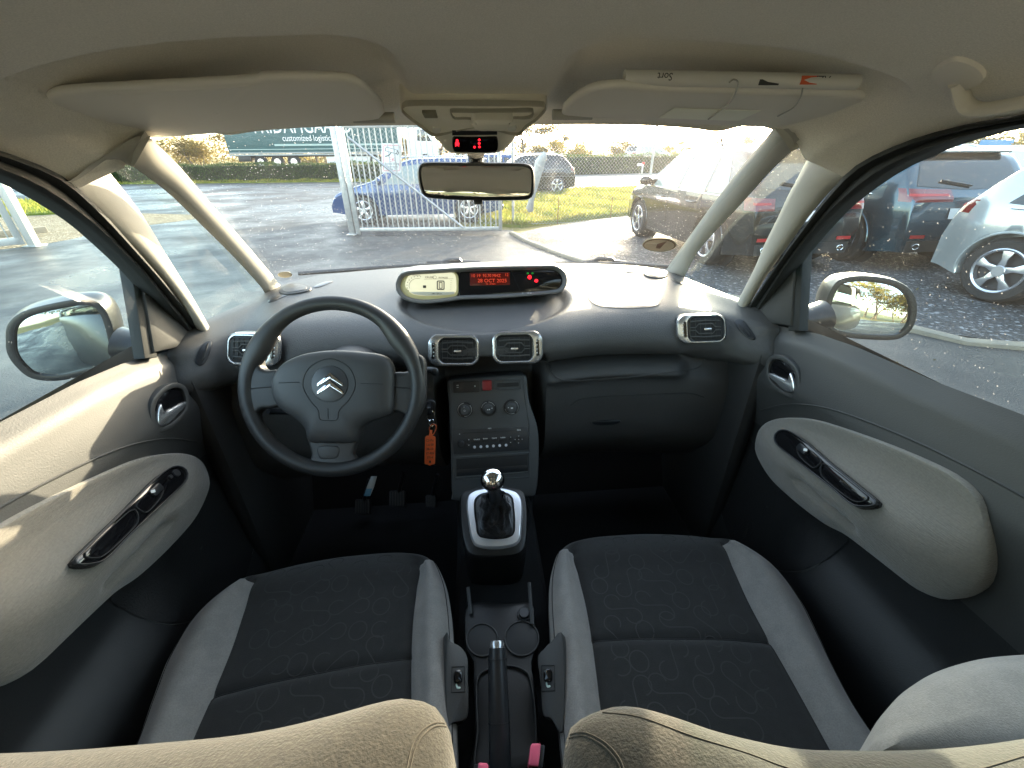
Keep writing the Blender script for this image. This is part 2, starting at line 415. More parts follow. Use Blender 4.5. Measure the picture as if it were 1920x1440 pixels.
# ================================================================ PILLARS AND SEALS (right side traced, then mirrored)
def beam(name, e1, e2, xs1, xs2, m, bulge=.018, depth=.03, n=26, steps=7, t0=-.05, t1=.16):
    A = opx(e1, n); B = opx(e2, n); rows = []
    for i in range(n):
        t = i/(n-1); xa = lerp(xs1[0], xs1[1], t); xb = lerp(xs2[0], xs2[1], t)
        p = at(*A[i], X=xa); q = at(*B[i], X=xb); mid = (p+q)/2; tow = (CAM-mid).normalized(); row = []
        for k in range(steps+1):
            u = k/steps; row.append(p.lerp(q, u)+tow*bulge*sm(t0, t1, t)*math.sin(math.pi*u)**.7)
        row.append(q-tow*depth); row.append(p-tow*depth); rows.append(row)
    return grid(name, rows, m, car, closed_u=True, caps=True)
beam("windscreen_pillar", [(1462, 225), (1451, 240), (1390, 313), (1337, 382), (1290, 447), (1257, 494), (1248, 508)],
     [(1500, 262), (1484, 282), (1440, 326), (1390, 382), (1340, 435), (1309, 472), (1287, 511), (1281, 524)], (.49, .625), (.53, .645), M_TRIM, .018)
beam("windscreen_pillar", [(272, 246), (282, 259), (331, 306), (384, 368), (449, 443), (503, 506), (522, 531), (530, 542)],
     [(238, 300), (249, 312), (312, 359), (381, 425), (443, 487), (490, 539), (498, 552)], (-.49, -.625), (-.53, -.645), M_TRIM, .018)
P2a = [(1519, 286), (1500, 325), (1478, 366), (1456, 413), (1434, 457), (1416, 500), (1397, 538), (1383, 566), (1378, 594)]
OUTR = [(1604, 309), (1554, 362), (1517, 406), (1480, 458), (1444, 508), (1405, 572), (1392, 600)]
beam("door_pillar", P2a, OUTR, (.60, .68), (.605, .70), M_TRIM, .02)
beam("door_pillar", [(200, 316), (246, 375), (281, 425), (312, 478), (337, 518), (362, 559), (387, 603), (400, 628), (404, 640)],
     [(118, 352), (172, 397), (221, 441), (268, 488), (312, 538), (349, 586), (382, 636), (390, 652)], (-.60, -.68), (-.605, -.70), M_TRIM, .02)
beam("pillar_corner_trim", [(1450, 236), (1475, 232), (1502, 240), (1545, 260), (1580, 282), (1610, 303)], [(1484, 284), (1493, 280), (1503, 278), (1513, 280), (1520, 284), (1522, 296)], (.49, .603), (.53, .60), M_TRIM, .010, .015, t0=-1)
beam("pillar_corner_trim", [(283, 255), (258, 255), (234, 267), (200, 289), (164, 313), (142, 332), (112, 348)], [(250, 314), (241, 310), (231, 309), (220, 311), (211, 316), (202, 318), (196, 326)], (-.49, -.603), (-.53, -.60), M_TRIM, .010, .015, t0=-1)
# black door seal: outer and inner edge
OUT2 = [(2200, 180), (2050, 193), (1920, 214), (1762, 245), (1675, 273), (1604, 309), (1554, 366), (1510, 425), (1467, 484), (1434, 532), (1401, 580), (1385, 604)]
IN2 = [(2200, 205), (2050, 213), (1920, 235), (1814, 259), (1727, 292), (1658, 328), (1588, 380), (1545, 424), (1500, 478), (1466, 528), (1432, 580), (1412, 612)]
XS = [.595, .60, .60, .60, .602, .605, .618, .64, .66, .68, .70, .705]
A = [at(x, y, X=X) for (x, y), X in zip(OUT2, XS)]; B = [at(x, y, X=X+.012) for (x, y), X in zip(IN2, XS)]
A = [V((.6, -.5, 1.46)), V((.6, 0, 1.46))]+A; B = [V((.615, -.5, 1.435)), V((.615, 0, 1.437))]+B
A, B = spl(A, 60), spl(B, 60); rows = []
for p, q in zip(A, B):
    mid = (p+q)/2; tw = V((-1, -.25, -.2)).normalized()
    rows.append([p+tw*0, p.lerp(q, .12)+tw*.012, p.lerp(q, .3)+tw*.016, p.lerp(q, .42)+tw*.007, p.lerp(q, .5)+tw*.004, p.lerp(q, .58)+tw*.008, p.lerp(q, .8)+tw*.012, p.lerp(q, .95)+tw*.006, q, q+V((.03, .01, .0)), p+V((.03, .01, .01))])
mirx(grid("door_seal", rows, M_SEAL, car, closed_u=True))

# ================================================================ GLASS
top = [V((x, lerp(.875, .76, abs(x/.56)**2), lerp(1.474, 1.43, abs(x/.56)**3))) for x in (-.58, -.5, -.3, 0, .3, .5, .58)]
bot = [V((x, lerp(1.49, 1.33, abs(x/.66)**2.2), 1.082)) for x in (-.70, -.62, -.36, 0, .36, .62, .70)]
mid = [(a+b)/2+V((0, .025, .02)) for a, b in zip(top, bot)]
wind = loft("windscreen", [top, mid, bot], M_WIND, car, 30, 20)
T_WIND = bvh(wind)
qa = [at(x, y, X=X) for x, y, X in ((1470, 274, .57), (1500, 270, .59), (1530, 280, .62))]
qb = [at(x, y, X=X) for x, y, X in ((1385, 405, .63), (1420, 420, .645), (1455, 440, .66))]
qc = [at(x, y, X=X) for x, y, X in ((1265, 535, .68), (1320, 570, .69), (1395, 600, .70))]
mirx(loft("quarter_window", [qa, qb, qc], M_SIDEG, car, 12, 14))
BELT = [(-2, 1.12), (-.5, 1.11), (.1, 1.10), (.4, 1.093), (.54, 1.079), (.7, 1.072), (.8, 1.06), (.93, 1.03), (1.02, 1.0), (1.1, .95)]
def glassrow(f):
    R = []
    for y in (-.12, .2, .5, .75, .95, 1.04):
        zt = pws(ARC, y)+.0; zb = pw(BELT, y)-.02; z = lerp(zb, max(zt, zb+.01), f); R.append(V((lerp(.742, .635, sm(1.0, 1.46, z)), y, z)))
    return R
mirx(loft("side_window", [glassrow(0), glassrow(.5), glassrow(1)], M_SIDEG, car, 16, 10))
def rg(f):
    return [V((lerp(.755, .64, f), y, lerp(1.1, 1.44, f))) for y in (-.25, -.8, -1.3)]
mirx(loft("rear_side_window", [rg(0), rg(1)], M_REARG, car, 8, 4))
grid("rear_window", [[(x, -2.12, 1.08) for x in (-.58, 0, .58)], [(x*.86, -2.0, 1.47) for x in (-.58, 0, .58)]], M_REARG, car)

# sail panel with window guide
sail = [(1501, 472), (1492, 612), (1450, 606), (1412, 606), (1430, 580), (1460, 535), (1482, 502)]
mb = MB(); plate_mb(mb, [at(x, y, X=.715) for x, y in sail], (-1, 0, 0), .014, .008, -.01); mirx(mb.build("sail_panel", M_DOORP, car))
mb = MB(); plate_mb(mb, [at(x, y, X=.72) for x, y in ((1499, 462), (1516, 462), (1511, 540), (1507, 620), (1486, 620), (1493, 540))], (-1, 0, 0), .012, .003, -.01)
mb.tube([at(x, y, X=.712) for x, y in ((1508, 470), (1503, 540), (1497, 616))], .0022, 6); mirx(mb.build("window_guide", M_SEAL, car))

# ================================================================ DOORS
def doorx(y, z):
    zb = pw(BELT, y); d = zb-z
    x = pws([(-.02, .735), (0, .722), (.02, .706), (.045, .698), (.10, .683), (.13, .678), (.2, .692), (.35, .70), (.50, .69), (.8, .68)], d)
    # lower map pocket stands proud, speaker zone at the front recessed
    pk = sm(.72, .60, z)*sm(.66, .50, y); x -= .045*pk*sm(0, .06, .72-z)
    sp = sm(.10, .0, math.hypot((y-.82)/1.0, (z-.62)/1.1)-.13); x += .018*sp
    return x
ys = [-.35+1.42*k/90 for k in range(91)]; rows = []
for j in range(71):
    row = []
    for y in ys:
        zb = pw(BELT, y); z = lerp(zb+.006, .30, (j/70)**1.3); row.append((doorx(y, z), y, z))
    rows.append(row)
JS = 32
T_DOOR = bvh(dd_ := grid("door_panel", rows, M_DOORP, car)); bpy.data.objects.remove(dd_)
door = grid("door_panel", rows[:JS+1], M_DOORP, car); mirx(door)
M_DPK = mat("door_plastic_shaded", (.020, .021, .022), .5, bump=(420, .2), spec=.4)  # same door plastic, with the shade on the lower door put into the colour
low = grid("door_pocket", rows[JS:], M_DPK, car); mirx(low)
# beige padded armrest
PADO = [(1419, 850), (1418, 825), (1428, 800), (1450, 787), (1485, 783), (1530, 788), (1590, 806), (1660, 832), (1730, 862), (1790, 893), (1832, 930), (1850, 975), (1857, 1025), (1850, 1075), (1836, 1103), (1800, 1122), (1765, 1123), (1725, 1107), (1680, 1073), (1635, 1038), (1588, 1003), (1545, 980), (1490, 938), (1445, 895)]
def pillow(name, out, c, nrm, h, m, mod=None, rings=18, base=.02, power=3.2):
    n = len(out); nrm = V(nrm).normalized(); rows = [[p-nrm*base for p in out]]
    for k in range(rings):
        s = 1-(k/rings)**1.4; row = []
        for p in out:
            q = c+(p-c)*s; e = h*(1-s**power)**.62; q = q+nrm*e
            if mod: q = mod(q, s)
            row.append(q)
        rows.append(row)
    o = grid(name, rows, m, car, closed_u=True); me = o.data
    return o
outp = spl([at(x, y, X=.672) for x, y in PADO], 90, True)
pc = at(1640, 930, X=.672)
def padmod(q, s):
    # crease running under the armrest ledge and shallow scoop above it
    a, b = at(1450, 845, X=.64), at(1800, 1060, X=.64); t = max(0, min(1, ((q-a).dot(b-a))/(b-a).length_squared)); l = a.lerp(b, t)
    dz = q.z-l.z
    q = q+V((.034*sm(.012, .075, dz)*(1-s**5)-.010*math.exp(-((dz+.01)/.03)**2)*(1-s**4), 0, 0))
    a, b = at(1500, 900, X=.64), at(1592, 985, X=.64); t = max(0, min(1, ((q-a).dot(b-a))/(b-a).length_squared)); d = (V((q.y, q.z))-V((a.lerp(b, t).y, a.lerp(b, t).z))).length
    return q+V((.016*math.exp(-(d/.011)**2)*(1-s**4), 0, 0))
pad = pillow("door_armrest", outp, pc, (-1, -.1, .15), .038, M_PAD, padmod)
T_PAD = bvh(pad)
padL = mirx(pad)
# dark loudspeaker area in front of the map pocket
so_ = cpx([(1343, 900), (1342, 850), (1356, 815), (1385, 800), (1420, 840), (1450, 890), (1500, 935), (1592, 1000), (1570, 1035), (1530, 1060), (1480, 1070), (1430, 1060), (1385, 1030), (1356, 970)], 60)
rows = []
for k in range(10):
    s = 1-k/9*.98; row = [hit(1440+(x-1440)*s, 950+(y-950)*s, T_DOOR, .0025+.004*(1-s)*s) for x, y in so_]
    if all(row): rows.append(row)
if len(rows) > 2: mirx(grid("door_speaker", rows, mat("speaker_black", (.007, .0075, .008), .7, bump=(300, .6)), car, closed_u=True))
# window switch strip
sw = cpx([(1457, 832), (1456, 818), (1466, 809), (1482, 809), (1510, 826), (1560, 868), (1610, 908), (1648, 940), (1646, 950), (1625, 953), (1600, 948), (1560, 915), (1510, 876), (1470, 845)], 60)
h1, h2, h3, h4 = [hit(x, y, T_PAD) for x, y in ((1475, 828), (1628, 945), (1590, 900), (1545, 905))]
sn = (h2-h1).cross(h3-h4).normalized(); sn = sn if sn.x < 0 else -sn
swp = Pl((h1+h2+h3+h4)/4+sn*.005, sn)
mb = MB(); plate_mb(mb, [swp.on(x, y) for x, y in sw], swp.n, .006, .004, -.03); swo = mb.build("switch_panel", M_GLOSS, car); swL = mirx(swo)
def both(o, par):
    """o is a sub-part of the right part; make its mirrored twin under the left one"""
    c = mirx(o); c.parent = par; return c
o = frame("switch_bezel", sw, swp, .0022, .0085, M_SATIN, swo); both(o, swL)
for nm, pts in (("grip_recess", [(1548, 872), (1566, 880), (1625, 926), (1636, 938), (1620, 945), (1600, 940), (1556, 906), (1544, 890)]), ("grip_recess", [(1500, 842), (1515, 840), (1545, 864), (1540, 876), (1528, 880), (1504, 858)])):
    o = frame(nm, cpx(pts, 30), swp, .0014, .0095, M_BLACK, swo); both(o, swL)
o = plate("window_switch", rr(1500, 838, 1520, 851, 3, tilt=38), swp, .0105, M_SATIN, swo); both(o, swL)
o = plate("window_symbol", rr(1507, 841, 1514, 846, 1, tilt=10), swp, .0008, M_WHITE, swo, .0002, off=.0105); both(o, swL)
for dx_, dy_ in ((-20, -17), (-30, -22)):
    c = swp.on(1500+dx_, 840+dy_, .006); q = MB().disc((-c.x, c.y, c.z), (-swp.n.x, swp.n.y, swp.n.z), .0075 if dx_ < -25 else .004, .003).build("mirror_adjuster" if dx_ < -25 else "lock_button", M_SATIN, swL)
# inner door handle in its oval recess
hp = Pl(hit(1470, 706, T_DOOR, .002), (-1, -.12, .12))
ho = cpx([(1437, 690), (1443, 672), (1458, 665), (1478, 671), (1497, 690), (1503, 712), (1501, 738), (1490, 747), (1468, 740), (1446, 722), (1438, 706)], 44)
mb = MB(); frame_mb(mb, [hp.on(x, y) for x, y in ho], hp.n, .011, .006, -.01); hb = mb.build("handle_surround", M_DOORP, car); hbL = mirx(hb)
hi = cpx([(1444, 695), (1450, 680), (1463, 674), (1479, 683), (1492, 700), (1496, 722), (1492, 735), (1478, 733), (1456, 720), (1446, 708)], 40)
o = plate("handle_recess", hi, hp, .0012, M_GLOSS, hb, .0005); both(o, hbL)
o = plate("door_handle", cpx([(1446, 699), (1452, 700), (1470, 708), (1482, 712), (1487, 698), (1493, 712), (1495, 730), (1489, 736), (1476, 732), (1460, 718), (1448, 707)], 44), hp, .010, mat("handle_chrome", (.8, .82, .85), .2, .9), hb, .003, base=.003); both(o, hbL)
# speaker ring line and pocket edge seams on the door
for pts in ([(1340, 870), (1345, 930), (1360, 980), (1395, 1040), (1440, 1065), (1500, 1072), (1545, 1050), (1590, 1008)], [(1425, 770), (1480, 758), (1560, 768), (1680, 812), (1800, 868), (1925, 935), (2080, 1030)]):
    b = seam("x", pts, T_DOOR, .0022, None, None, 50, 0, mb=MB())
    if b.v: mirx(b.build("door_moulding", M_DOORP, car))

# ================================================================ DOOR MIRRORS
ml = cpx([(1545, 590), (1549, 560), (1565, 530), (1590, 519), (1630, 517), (1680, 526), (1708, 545), (1718, 572), (1714, 605), (1698, 627), (1670, 637), (1600, 634), (1560, 625), (1547, 610)], 60)
def mirrorset(side):
    sgn = 1 if side == 'R' else -1
    mp = Pl((sgn*.95, .935, 1.08), (-.36*sgn, -.92, .14 if sgn > 0 else .02))
    if sgn > 0: P = [mp.on(x, y) for x, y in ml]
    else:
        q = cpx([(12, 640), (15, 608), (40, 585), (90, 570), (150, 560), (185, 566), (205, 590), (217, 630), (222, 668), (212, 690), (170, 700), (110, 713), (60, 708), (30, 685), (15, 662)], 60)
        P = [mp.on(x, y) for x, y in q]
    c = sum(P, V((0, 0, 0)))/len(P); n = mp.n
    P = ccw(P, n); rows = [P, [c+(p-c)*1.015-n*.012 for p in P], [c+(p-c)*1.05-n*.03 for p in P]]
    for k, s in ((.055, 1.04), (.08, .95), (.10, .75), (.11, .4), (.112, .05)):
        rows.append([c+(p-c)*s-n*k+V((-sgn*.02*(1-s), 0, 0)) for p in P])
    hs = grid("door_mirror", rows, M_PAINT, car, closed_u=True)
    mb = MB(); frame_mb(mb, [p+n*.000 for p in P], n, .014, .005, -.012); mb.build("mirror_rim", M_SATIN, hs)
    mb = MB(); plate_mb(mb, inset(P, n, .013), n, .001, .0005, -.004); mb.build("mirror_glass", M_MIRR if sgn > 0 else mat("mirror_dimmed", (.40, .46, .48), .02, 1), hs)  # left silvering darkened to stand in for a dimmer reflection
    a = c+V((-sgn*.085, .03, -.02)); mb = MB(); mb.tube([a, a+V((-sgn*.05, .01, -.015)), V((sgn*.735, 1.0, 1.035))], [.05, .04, .05], 14, flat=.7)
    mb.build("mirror_arm", M_SATIN, hs)
    return hs
mR = mirrorset('R'); mL = mirrorset('L')

# outer body sides, bonnet and rear so that the mirrors and windows have a car around them
for sgn in (1, -1):
    rows = [[(sgn*x, y, z) for y in (-2.25, -1.7, -1.2, -.6, 0, .5, .85, 1.05)] for x, z in ((.762, 1.07), (.80, 1.03), (.845, .92), (.855, .7), (.85, .45), (.82, .25))]
    grid("door_skin" if sgn > 0 else "door_skin", rows, M_PAINT, car)
    mb = MB(); mb.box((sgn*.71, -.2, 1.27), (.05, .12, .36), .015, Matrix.Rotation(-sgn*.28, 3, 'Y')); mb.build("centre_pillar", M_TRIM, car)
    mb = MB(); mb.box((sgn*.68, -1.65, 1.28), (.07, .6, .40), .02, Matrix.Rotation(-sgn*.28, 3, 'Y')); mb.build("rear_pillar", M_TRIM, car)
    mb = MB(); mb.box((sgn*.705, -1.2, .7), (.06, 1.9, .82), .02); mb.build("rear_side_trim", M_DLOW, car)
rows = [[(x, y+.1*abs(x/.8)**2*-1, z-.06*abs(x/.8)**3) for x in (-.82, -.6, -.3, 0, .3, .6, .82)] for y, z in ((1.54, .90), (1.8, .86), (2.1, .80), (2.35, .7), (2.42, .55), (2.42, .3))]
grid("bonnet", rows, mat("bonnet_paint", (.05, .05, .046), .65), car)
mb = MB(); mb.box((0, -2.16, .68), (1.5, .08, .85), .03); mb.build("tailgate", M_DLOW, car)
mb = MB(); mb.box((0, -1.05, .55), (1.3, .5, .22), .06); mb.box((0, -1.4, .86), (1.3, .18, .6), .07, Matrix.Rotation(-.25, 3, 'X')); mb.build("rear_bench", M_SEATG, car)
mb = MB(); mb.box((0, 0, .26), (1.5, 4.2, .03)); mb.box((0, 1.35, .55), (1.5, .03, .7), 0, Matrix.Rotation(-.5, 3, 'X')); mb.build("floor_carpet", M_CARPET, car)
for sx in (-.8, .8):
    for sy in (-1.45, 1.75):
        mb = MB(); mb.disc((sx-.09*(1 if sx > 0 else -1)*-1 if False else sx-(.2 if sx > 0 else 0), sy, .31), (1, 0, 0), .31, .2, 32); mb.build("wheel", M_BLACK, car)
# ================================================================ DASHBOARD
def dashP(X, t):
    """t 0 at the windscreen base .. 1 at the knee bolster bottom"""
    a = abs(X)
    yb = lerp(1.478, 1.325, (min(a, .64)/.64)**2.2)-.32*sm(.60, .72, a)
    yf = .955+.03*sm(.1, .3, a)-.02*sm(.35, .56, a)-.075*sm(.60, .70, a)*(1-sm(.5, .62, t))
    zt = 1.088-.018*sm(.5, .7, a)
    # centre bowl in front of the display
    tab = [(0, yb, zt), (.12, lerp(yb, yf, .35), zt-.004), (.24, lerp(yb, yf, .68), zt-.018), (.32, lerp(yb, yf, .88), zt-.032), (.38, yf+.005, zt-.055),
           (.44, yf-.020, zt-.085), (.50, yf-.022, zt-.115), (.56, yf-.005, zt-.142), (.61, yf+.025, zt-.158), (.66, yf+.02, zt-.185), (.72, yf-.0, zt-.215), (.80, yf-.005, zt-.30), (.9, yf+.01, zt-.42), (1, yf+.12, zt-.56)]
    y = pws([(q[0], q[1]) for q in tab], t); z = pws([(q[0], q[2]) for q in tab], t)
    if X > 0:   # glove tray shelf
        s = sm(.12, .17, X)*(1-sm(.50, .56, X)); y += s*(.035*math.exp(-((t-.585)/.03)**2)-.034*math.exp(-((t-.672)/.035)**2)); z += s*.010*math.exp(-((t-.645)/.025)**2)
    y += .10*sm(.15, .12, a)*sm(.47, .55, t)
    if a > .66: y += 0
    # bowl
    d = math.hypot(X/.245, (y-1.13)/.17)
    if t < .42: z -= .016*sm(1.0, .86, d)
    # door side recesses around the outer vents
    d = math.hypot((a-.565)/.085, (z-1.0)/.07)
    if .34 < t < .62: y += .006*sm(1.0, .7, d)
    return (X, y, z)
rows = [[dashP(-.715+1.43*i/220, j/130) for i in range(221)] for j in range(131)]
dash = grid("dashboard", rows, M_DASH, car)
T_DASH = bvh(dash)
# passenger airbag cover line, tray lip, glovebox seam, side demister vents, speakers
b = MB()
seam("", [(1100, 555), (1118, 572), (1160, 578), (1210, 577), (1235, 572), (1243, 560)], T_DASH, .0007, None, None, 30, .0002, mb=b)
if b.v: b.build("airbag_seam", M_DLOW, dash)
b = MB(); seam("", [(1030, 684), (1035, 700), (1050, 711), (1080, 713), (1180, 706), (1280, 696), (1312, 688), (1322, 672)], T_DASH, .0022, None, None, 50, .001, mb=b)
if b.v: b.build("tray_lip", M_DASH, dash)
b = MB(); seam("", [(1070, 760), (1090, 748), (1150, 742), (1230, 739), (1290, 737), (1320, 745)], T_DASH, .0014, None, None, 40, .0006, mb=b)
if b.v: b.build("glovebox_seam", M_DLOW, dash)
b = MB(); P = [hit(x, y, T_DASH, .001) for x, y in cpx([(1108, 790), (1140, 787), (1165, 788), (1150, 795), (1120, 796)], 20)]
plate_mb(b, P, (0, -1, .1), .004, .002); b.build("glovebox_catch", M_SATIN, dash)
def dplate(name, px_, h, m, par, bev=.001, nb=None, base=0, off=0):
    P = [hit(x, y, T_DASH, off) for x, y in px_]; P = [p for p in P if p]
    c = sum(P, V((0, 0, 0)))/len(P); n = V((0, 0, 0))
    for i in range(len(P)): n += (P[i-1]-c).cross(P[i]-c)
    n.normalize(); n = n if n.dot(CAM-c) > 0 else -n; mb = MB(); plate_mb(mb, P, n, h, bev, base); return mb.build(name, m, par), P, n
for pts, grille in (([(523, 546), (535, 537), (560, 533), (580, 537), (584, 544), (570, 549), (545, 553), (528, 552)], 0), ([(1206, 512), (1220, 507), (1240, 508), (1252, 514), (1245, 521), (1225, 522), (1210, 518)], 0)):
    q, P, n = dplate("dash_speaker", cpx(pts, 30), .004, M_DLOW, car, .002)
    mb = MB(); plate_mb(mb, [p+(sum(P, V((0, 0, 0)))/len(P)-p)*.25 for p in P], n, .0055, .001); mb.build("speaker_grille", M_DASH, q)
for pts in ([(502, 565), (525, 553), (545, 551), (530, 558), (508, 567)], [(588, 538), (605, 530), (625, 527), (612, 534), (594, 540)], [(1258, 523), (1275, 528), (1281, 534), (1266, 530)], [(1168, 507), (1185, 506), (1200, 511), (1180, 512)]):
    dplate("demister_slot", cpx(pts, 20), .0012, M_SATIN, dash, .0004)
for sg, pts in ((1, [(1378, 602), (1392, 600), (1405, 615), (1417, 634), (1408, 637), (1395, 628), (1382, 614)]), (-1, [(396, 641), (385, 642), (374, 655), (366, 675), (370, 684), (380, 684), (392, 665)])):
    q, P, n = dplate("side_demister", cpx(pts, 30), .004, M_SATIN, car, .002)
    c = sum(P, V((0, 0, 0)))/len(P); mb = MB(); ax = (P[0]-c)
    for k in (-.4, .1, .55): mb.tube([c+(P[2]-c)*.6+n*.005+V((k*.01, 0, k*.008)), c+(P[17]-c)*.6+n*.005+V((k*.01, 0, k*.008))], .0014, 6)
    mb.build("demister_vane", M_DLOW, q)

# ================================================================ INSTRUMENT POD
PP = Pl((0, 1.125, 1.10), (.02, -.93, .36))
po = cpx([(741, 535), (748, 515), (766, 507), (810, 504), (900, 499), (1000, 497), (1040, 497), (1058, 508), (1064, 524), (1060, 540), (1046, 550), (1000, 555), (930, 560), (868, 562), (840, 566), (795, 570), (762, 564), (746, 551)], 80)
P = [PP.on(x, y) for x, y in po]; P = ccw(P, PP.n); c = sum(P, V((0, 0, 0)))/len(P)
i1 = inset(P, PP.n, .006); i2 = inset(P, PP.n, .012)
rows = [[p+V((0, .20, -.06)) for p in inset(P, PP.n, .02)], [p+V((0, .12, -.012)) for p in inset(P, PP.n, .004)], [p+V((0, .05, -.002)) for p in P], [p-PP.n*.004 for p in P], [p+PP.n*.003 for p in inset(P, PP.n, .002)], [p+PP.n*.003 for p in i1], [p-PP.n*.004 for p in i2], [p-PP.n*.03 for p in i2]]
pod = grid("instrument_pod", rows, mat("pod_grey", (.12, .12, .118), .4, bump=(500, .15)), car, closed_u=True)
PB = Pl(PP.p-PP.n*.012, PP.n)
o = plate("display_panel", cpx([(862, 512), (880, 509), (960, 507), (1035, 505), (1050, 512), (1056, 524), (1050, 538), (1036, 544), (1000, 547), (940, 552), (885, 555), (862, 556)], 60), PB, .003, M_GLOSS, pod, .001)
gc = plate("gauge_surround", cpx([(748, 535), (753, 519), (770, 512), (810, 510), (845, 509), (858, 515), (860, 535), (857, 553), (840, 559), (800, 565), (768, 562), (752, 551)], 60), PB, .002, M_CREAM, pod, .001)
plate("gauge_screen", cpx([(760, 534), (766, 519), (782, 513), (820, 512), (845, 511), (854, 517), (856, 535), (854, 549), (840, 553), (800, 555), (775, 552), (765, 544)], 60), PB, .006, M_GAUGE, pod, .001)
PG = Pl(PB.p+PB.n*.0064, PB.n)
plate("gauge_strip", [(769, 547.5), (853, 547), (851, 551.5), (838, 553.5), (800, 554.5), (778, 552)], PG, .0006, M_GAUGEG, pod, .0001)
mb = MB()
for k in range(9):
    a = math.radians(150+k*17); cx_, cy_ = 783+20*math.cos(a), 536+18*math.sin(a)
    mb.box(PG.on(cx_, cy_), (.0016, .001, .0022))
mb.tube([PG.on(783+16*math.cos(math.radians(160+k*14)), 536+14*math.sin(math.radians(160+k*14))) for k in range(10)], .0004, 4)
mb.tube([PG.on(795, 523.5), PG.on(850, 522.5)], .0003, 4)
plate_mb(mb, [PG.on(x, y) for x, y in rr(793, 535, 799, 540, 1)], PG.n, .0003, .0001)
for k in range(5): mb.box(PG.on(846-.3*k, 526+4*k), (.003, .001, .0005))
mb.tube([PG.on(815+3.4*math.cos(k*.7), 520+3*math.sin(k*.7)) for k in range(9)], .0004, 4, True)
mb.build("gauge_marks", M_INK, pod)
frame("gear_indicator", rr(819, 526, 833.5, 543.5, 2.5), PG, .0026, .0014, M_INK, pod)
frame("speed_digit", rr(823, 529, 829.5, 541, .8), PG, .0018, .0016, M_INK, pod)
ptext("gauge_lettering", "CRUISE", 805, 520, PG, 3.6, M_INK, pod); ptext("gauge_lettering", "00 PAUSE", 831, 520.6, PG, 3, M_INK, pod)
ptext("gauge_lettering", "1 2 3 4 5 6", 780, 516.5, PG, 2.4, M_INK, pod); ptext("gauge_lettering", "188 138 km", 819, 550.6, PG, 3, M_INK, pod)
PR = Pl(PB.p+PB.n*.0034, PB.n)
plate("lcd_window", rr(881, 511, 956, 535, 1, tilt=-1), PR, .0004, M_LCDBG, pod, .0001)
ptext("radio_lettering", "10 19", 892, 517.2, PR, 5.6, M_ORL, pod, .0008); ptext("radio_lettering", "93.70 MHZ", 922, 517, PR, 5.6, M_ORL, pod, .0008, .92); ptext("radio_lettering", "12", 950, 515.5, PR, 5, M_ORL, pod, .0008)
ptext("date_lettering", "28 OCT 2025", 923, 526.5, PR, 6.6, M_ORL, pod, .0008, 1.05); ptext("radio_lettering", "TA   AF RDS", 920, 532.6, PR, 2.4, M_ORL, pod, .0008)
mb = MB()
for x, y, r_ in ((993, 520, .0038), (1005.5, 526.5, .0036)): mb.tube([PR.on(x+.0, y)+V((r_*math.cos(k*.52), 0, r_*(1.25 if x < 1000 else .9)*math.sin(k*.52))) for k in range(12)], .0016, 5, True)
mb.box(PR.on(993, 520), (.002, .001, .006)); mb.box(PR.on(1005.5, 526.5), (.0015, .001, .003)); mb.build("warning_light", M_REDL, pod)
mb = MB()
for x in (989.5, 998.5): mb.tube([PR.on(x, 512.5)+V((.0025*math.cos(k*.6), 0, .0018*math.sin(k*.6))) for k in range(10)], .0005, 4, True)
mb.build("beam_light", M_GRL, pod)
frame("display_seam", [(958, 508), (959, 508), (976, 545), (975, 546)], PR, .0002, .0004, M_DLOW, pod)
mb = MB()
for x in (980, 990, 995): mb.box(PP.on(x, 549.5, .0006), (.005 if x > 985 else .003, .001, .0016))
mb.build("button_marks", M_WHITE, pod)

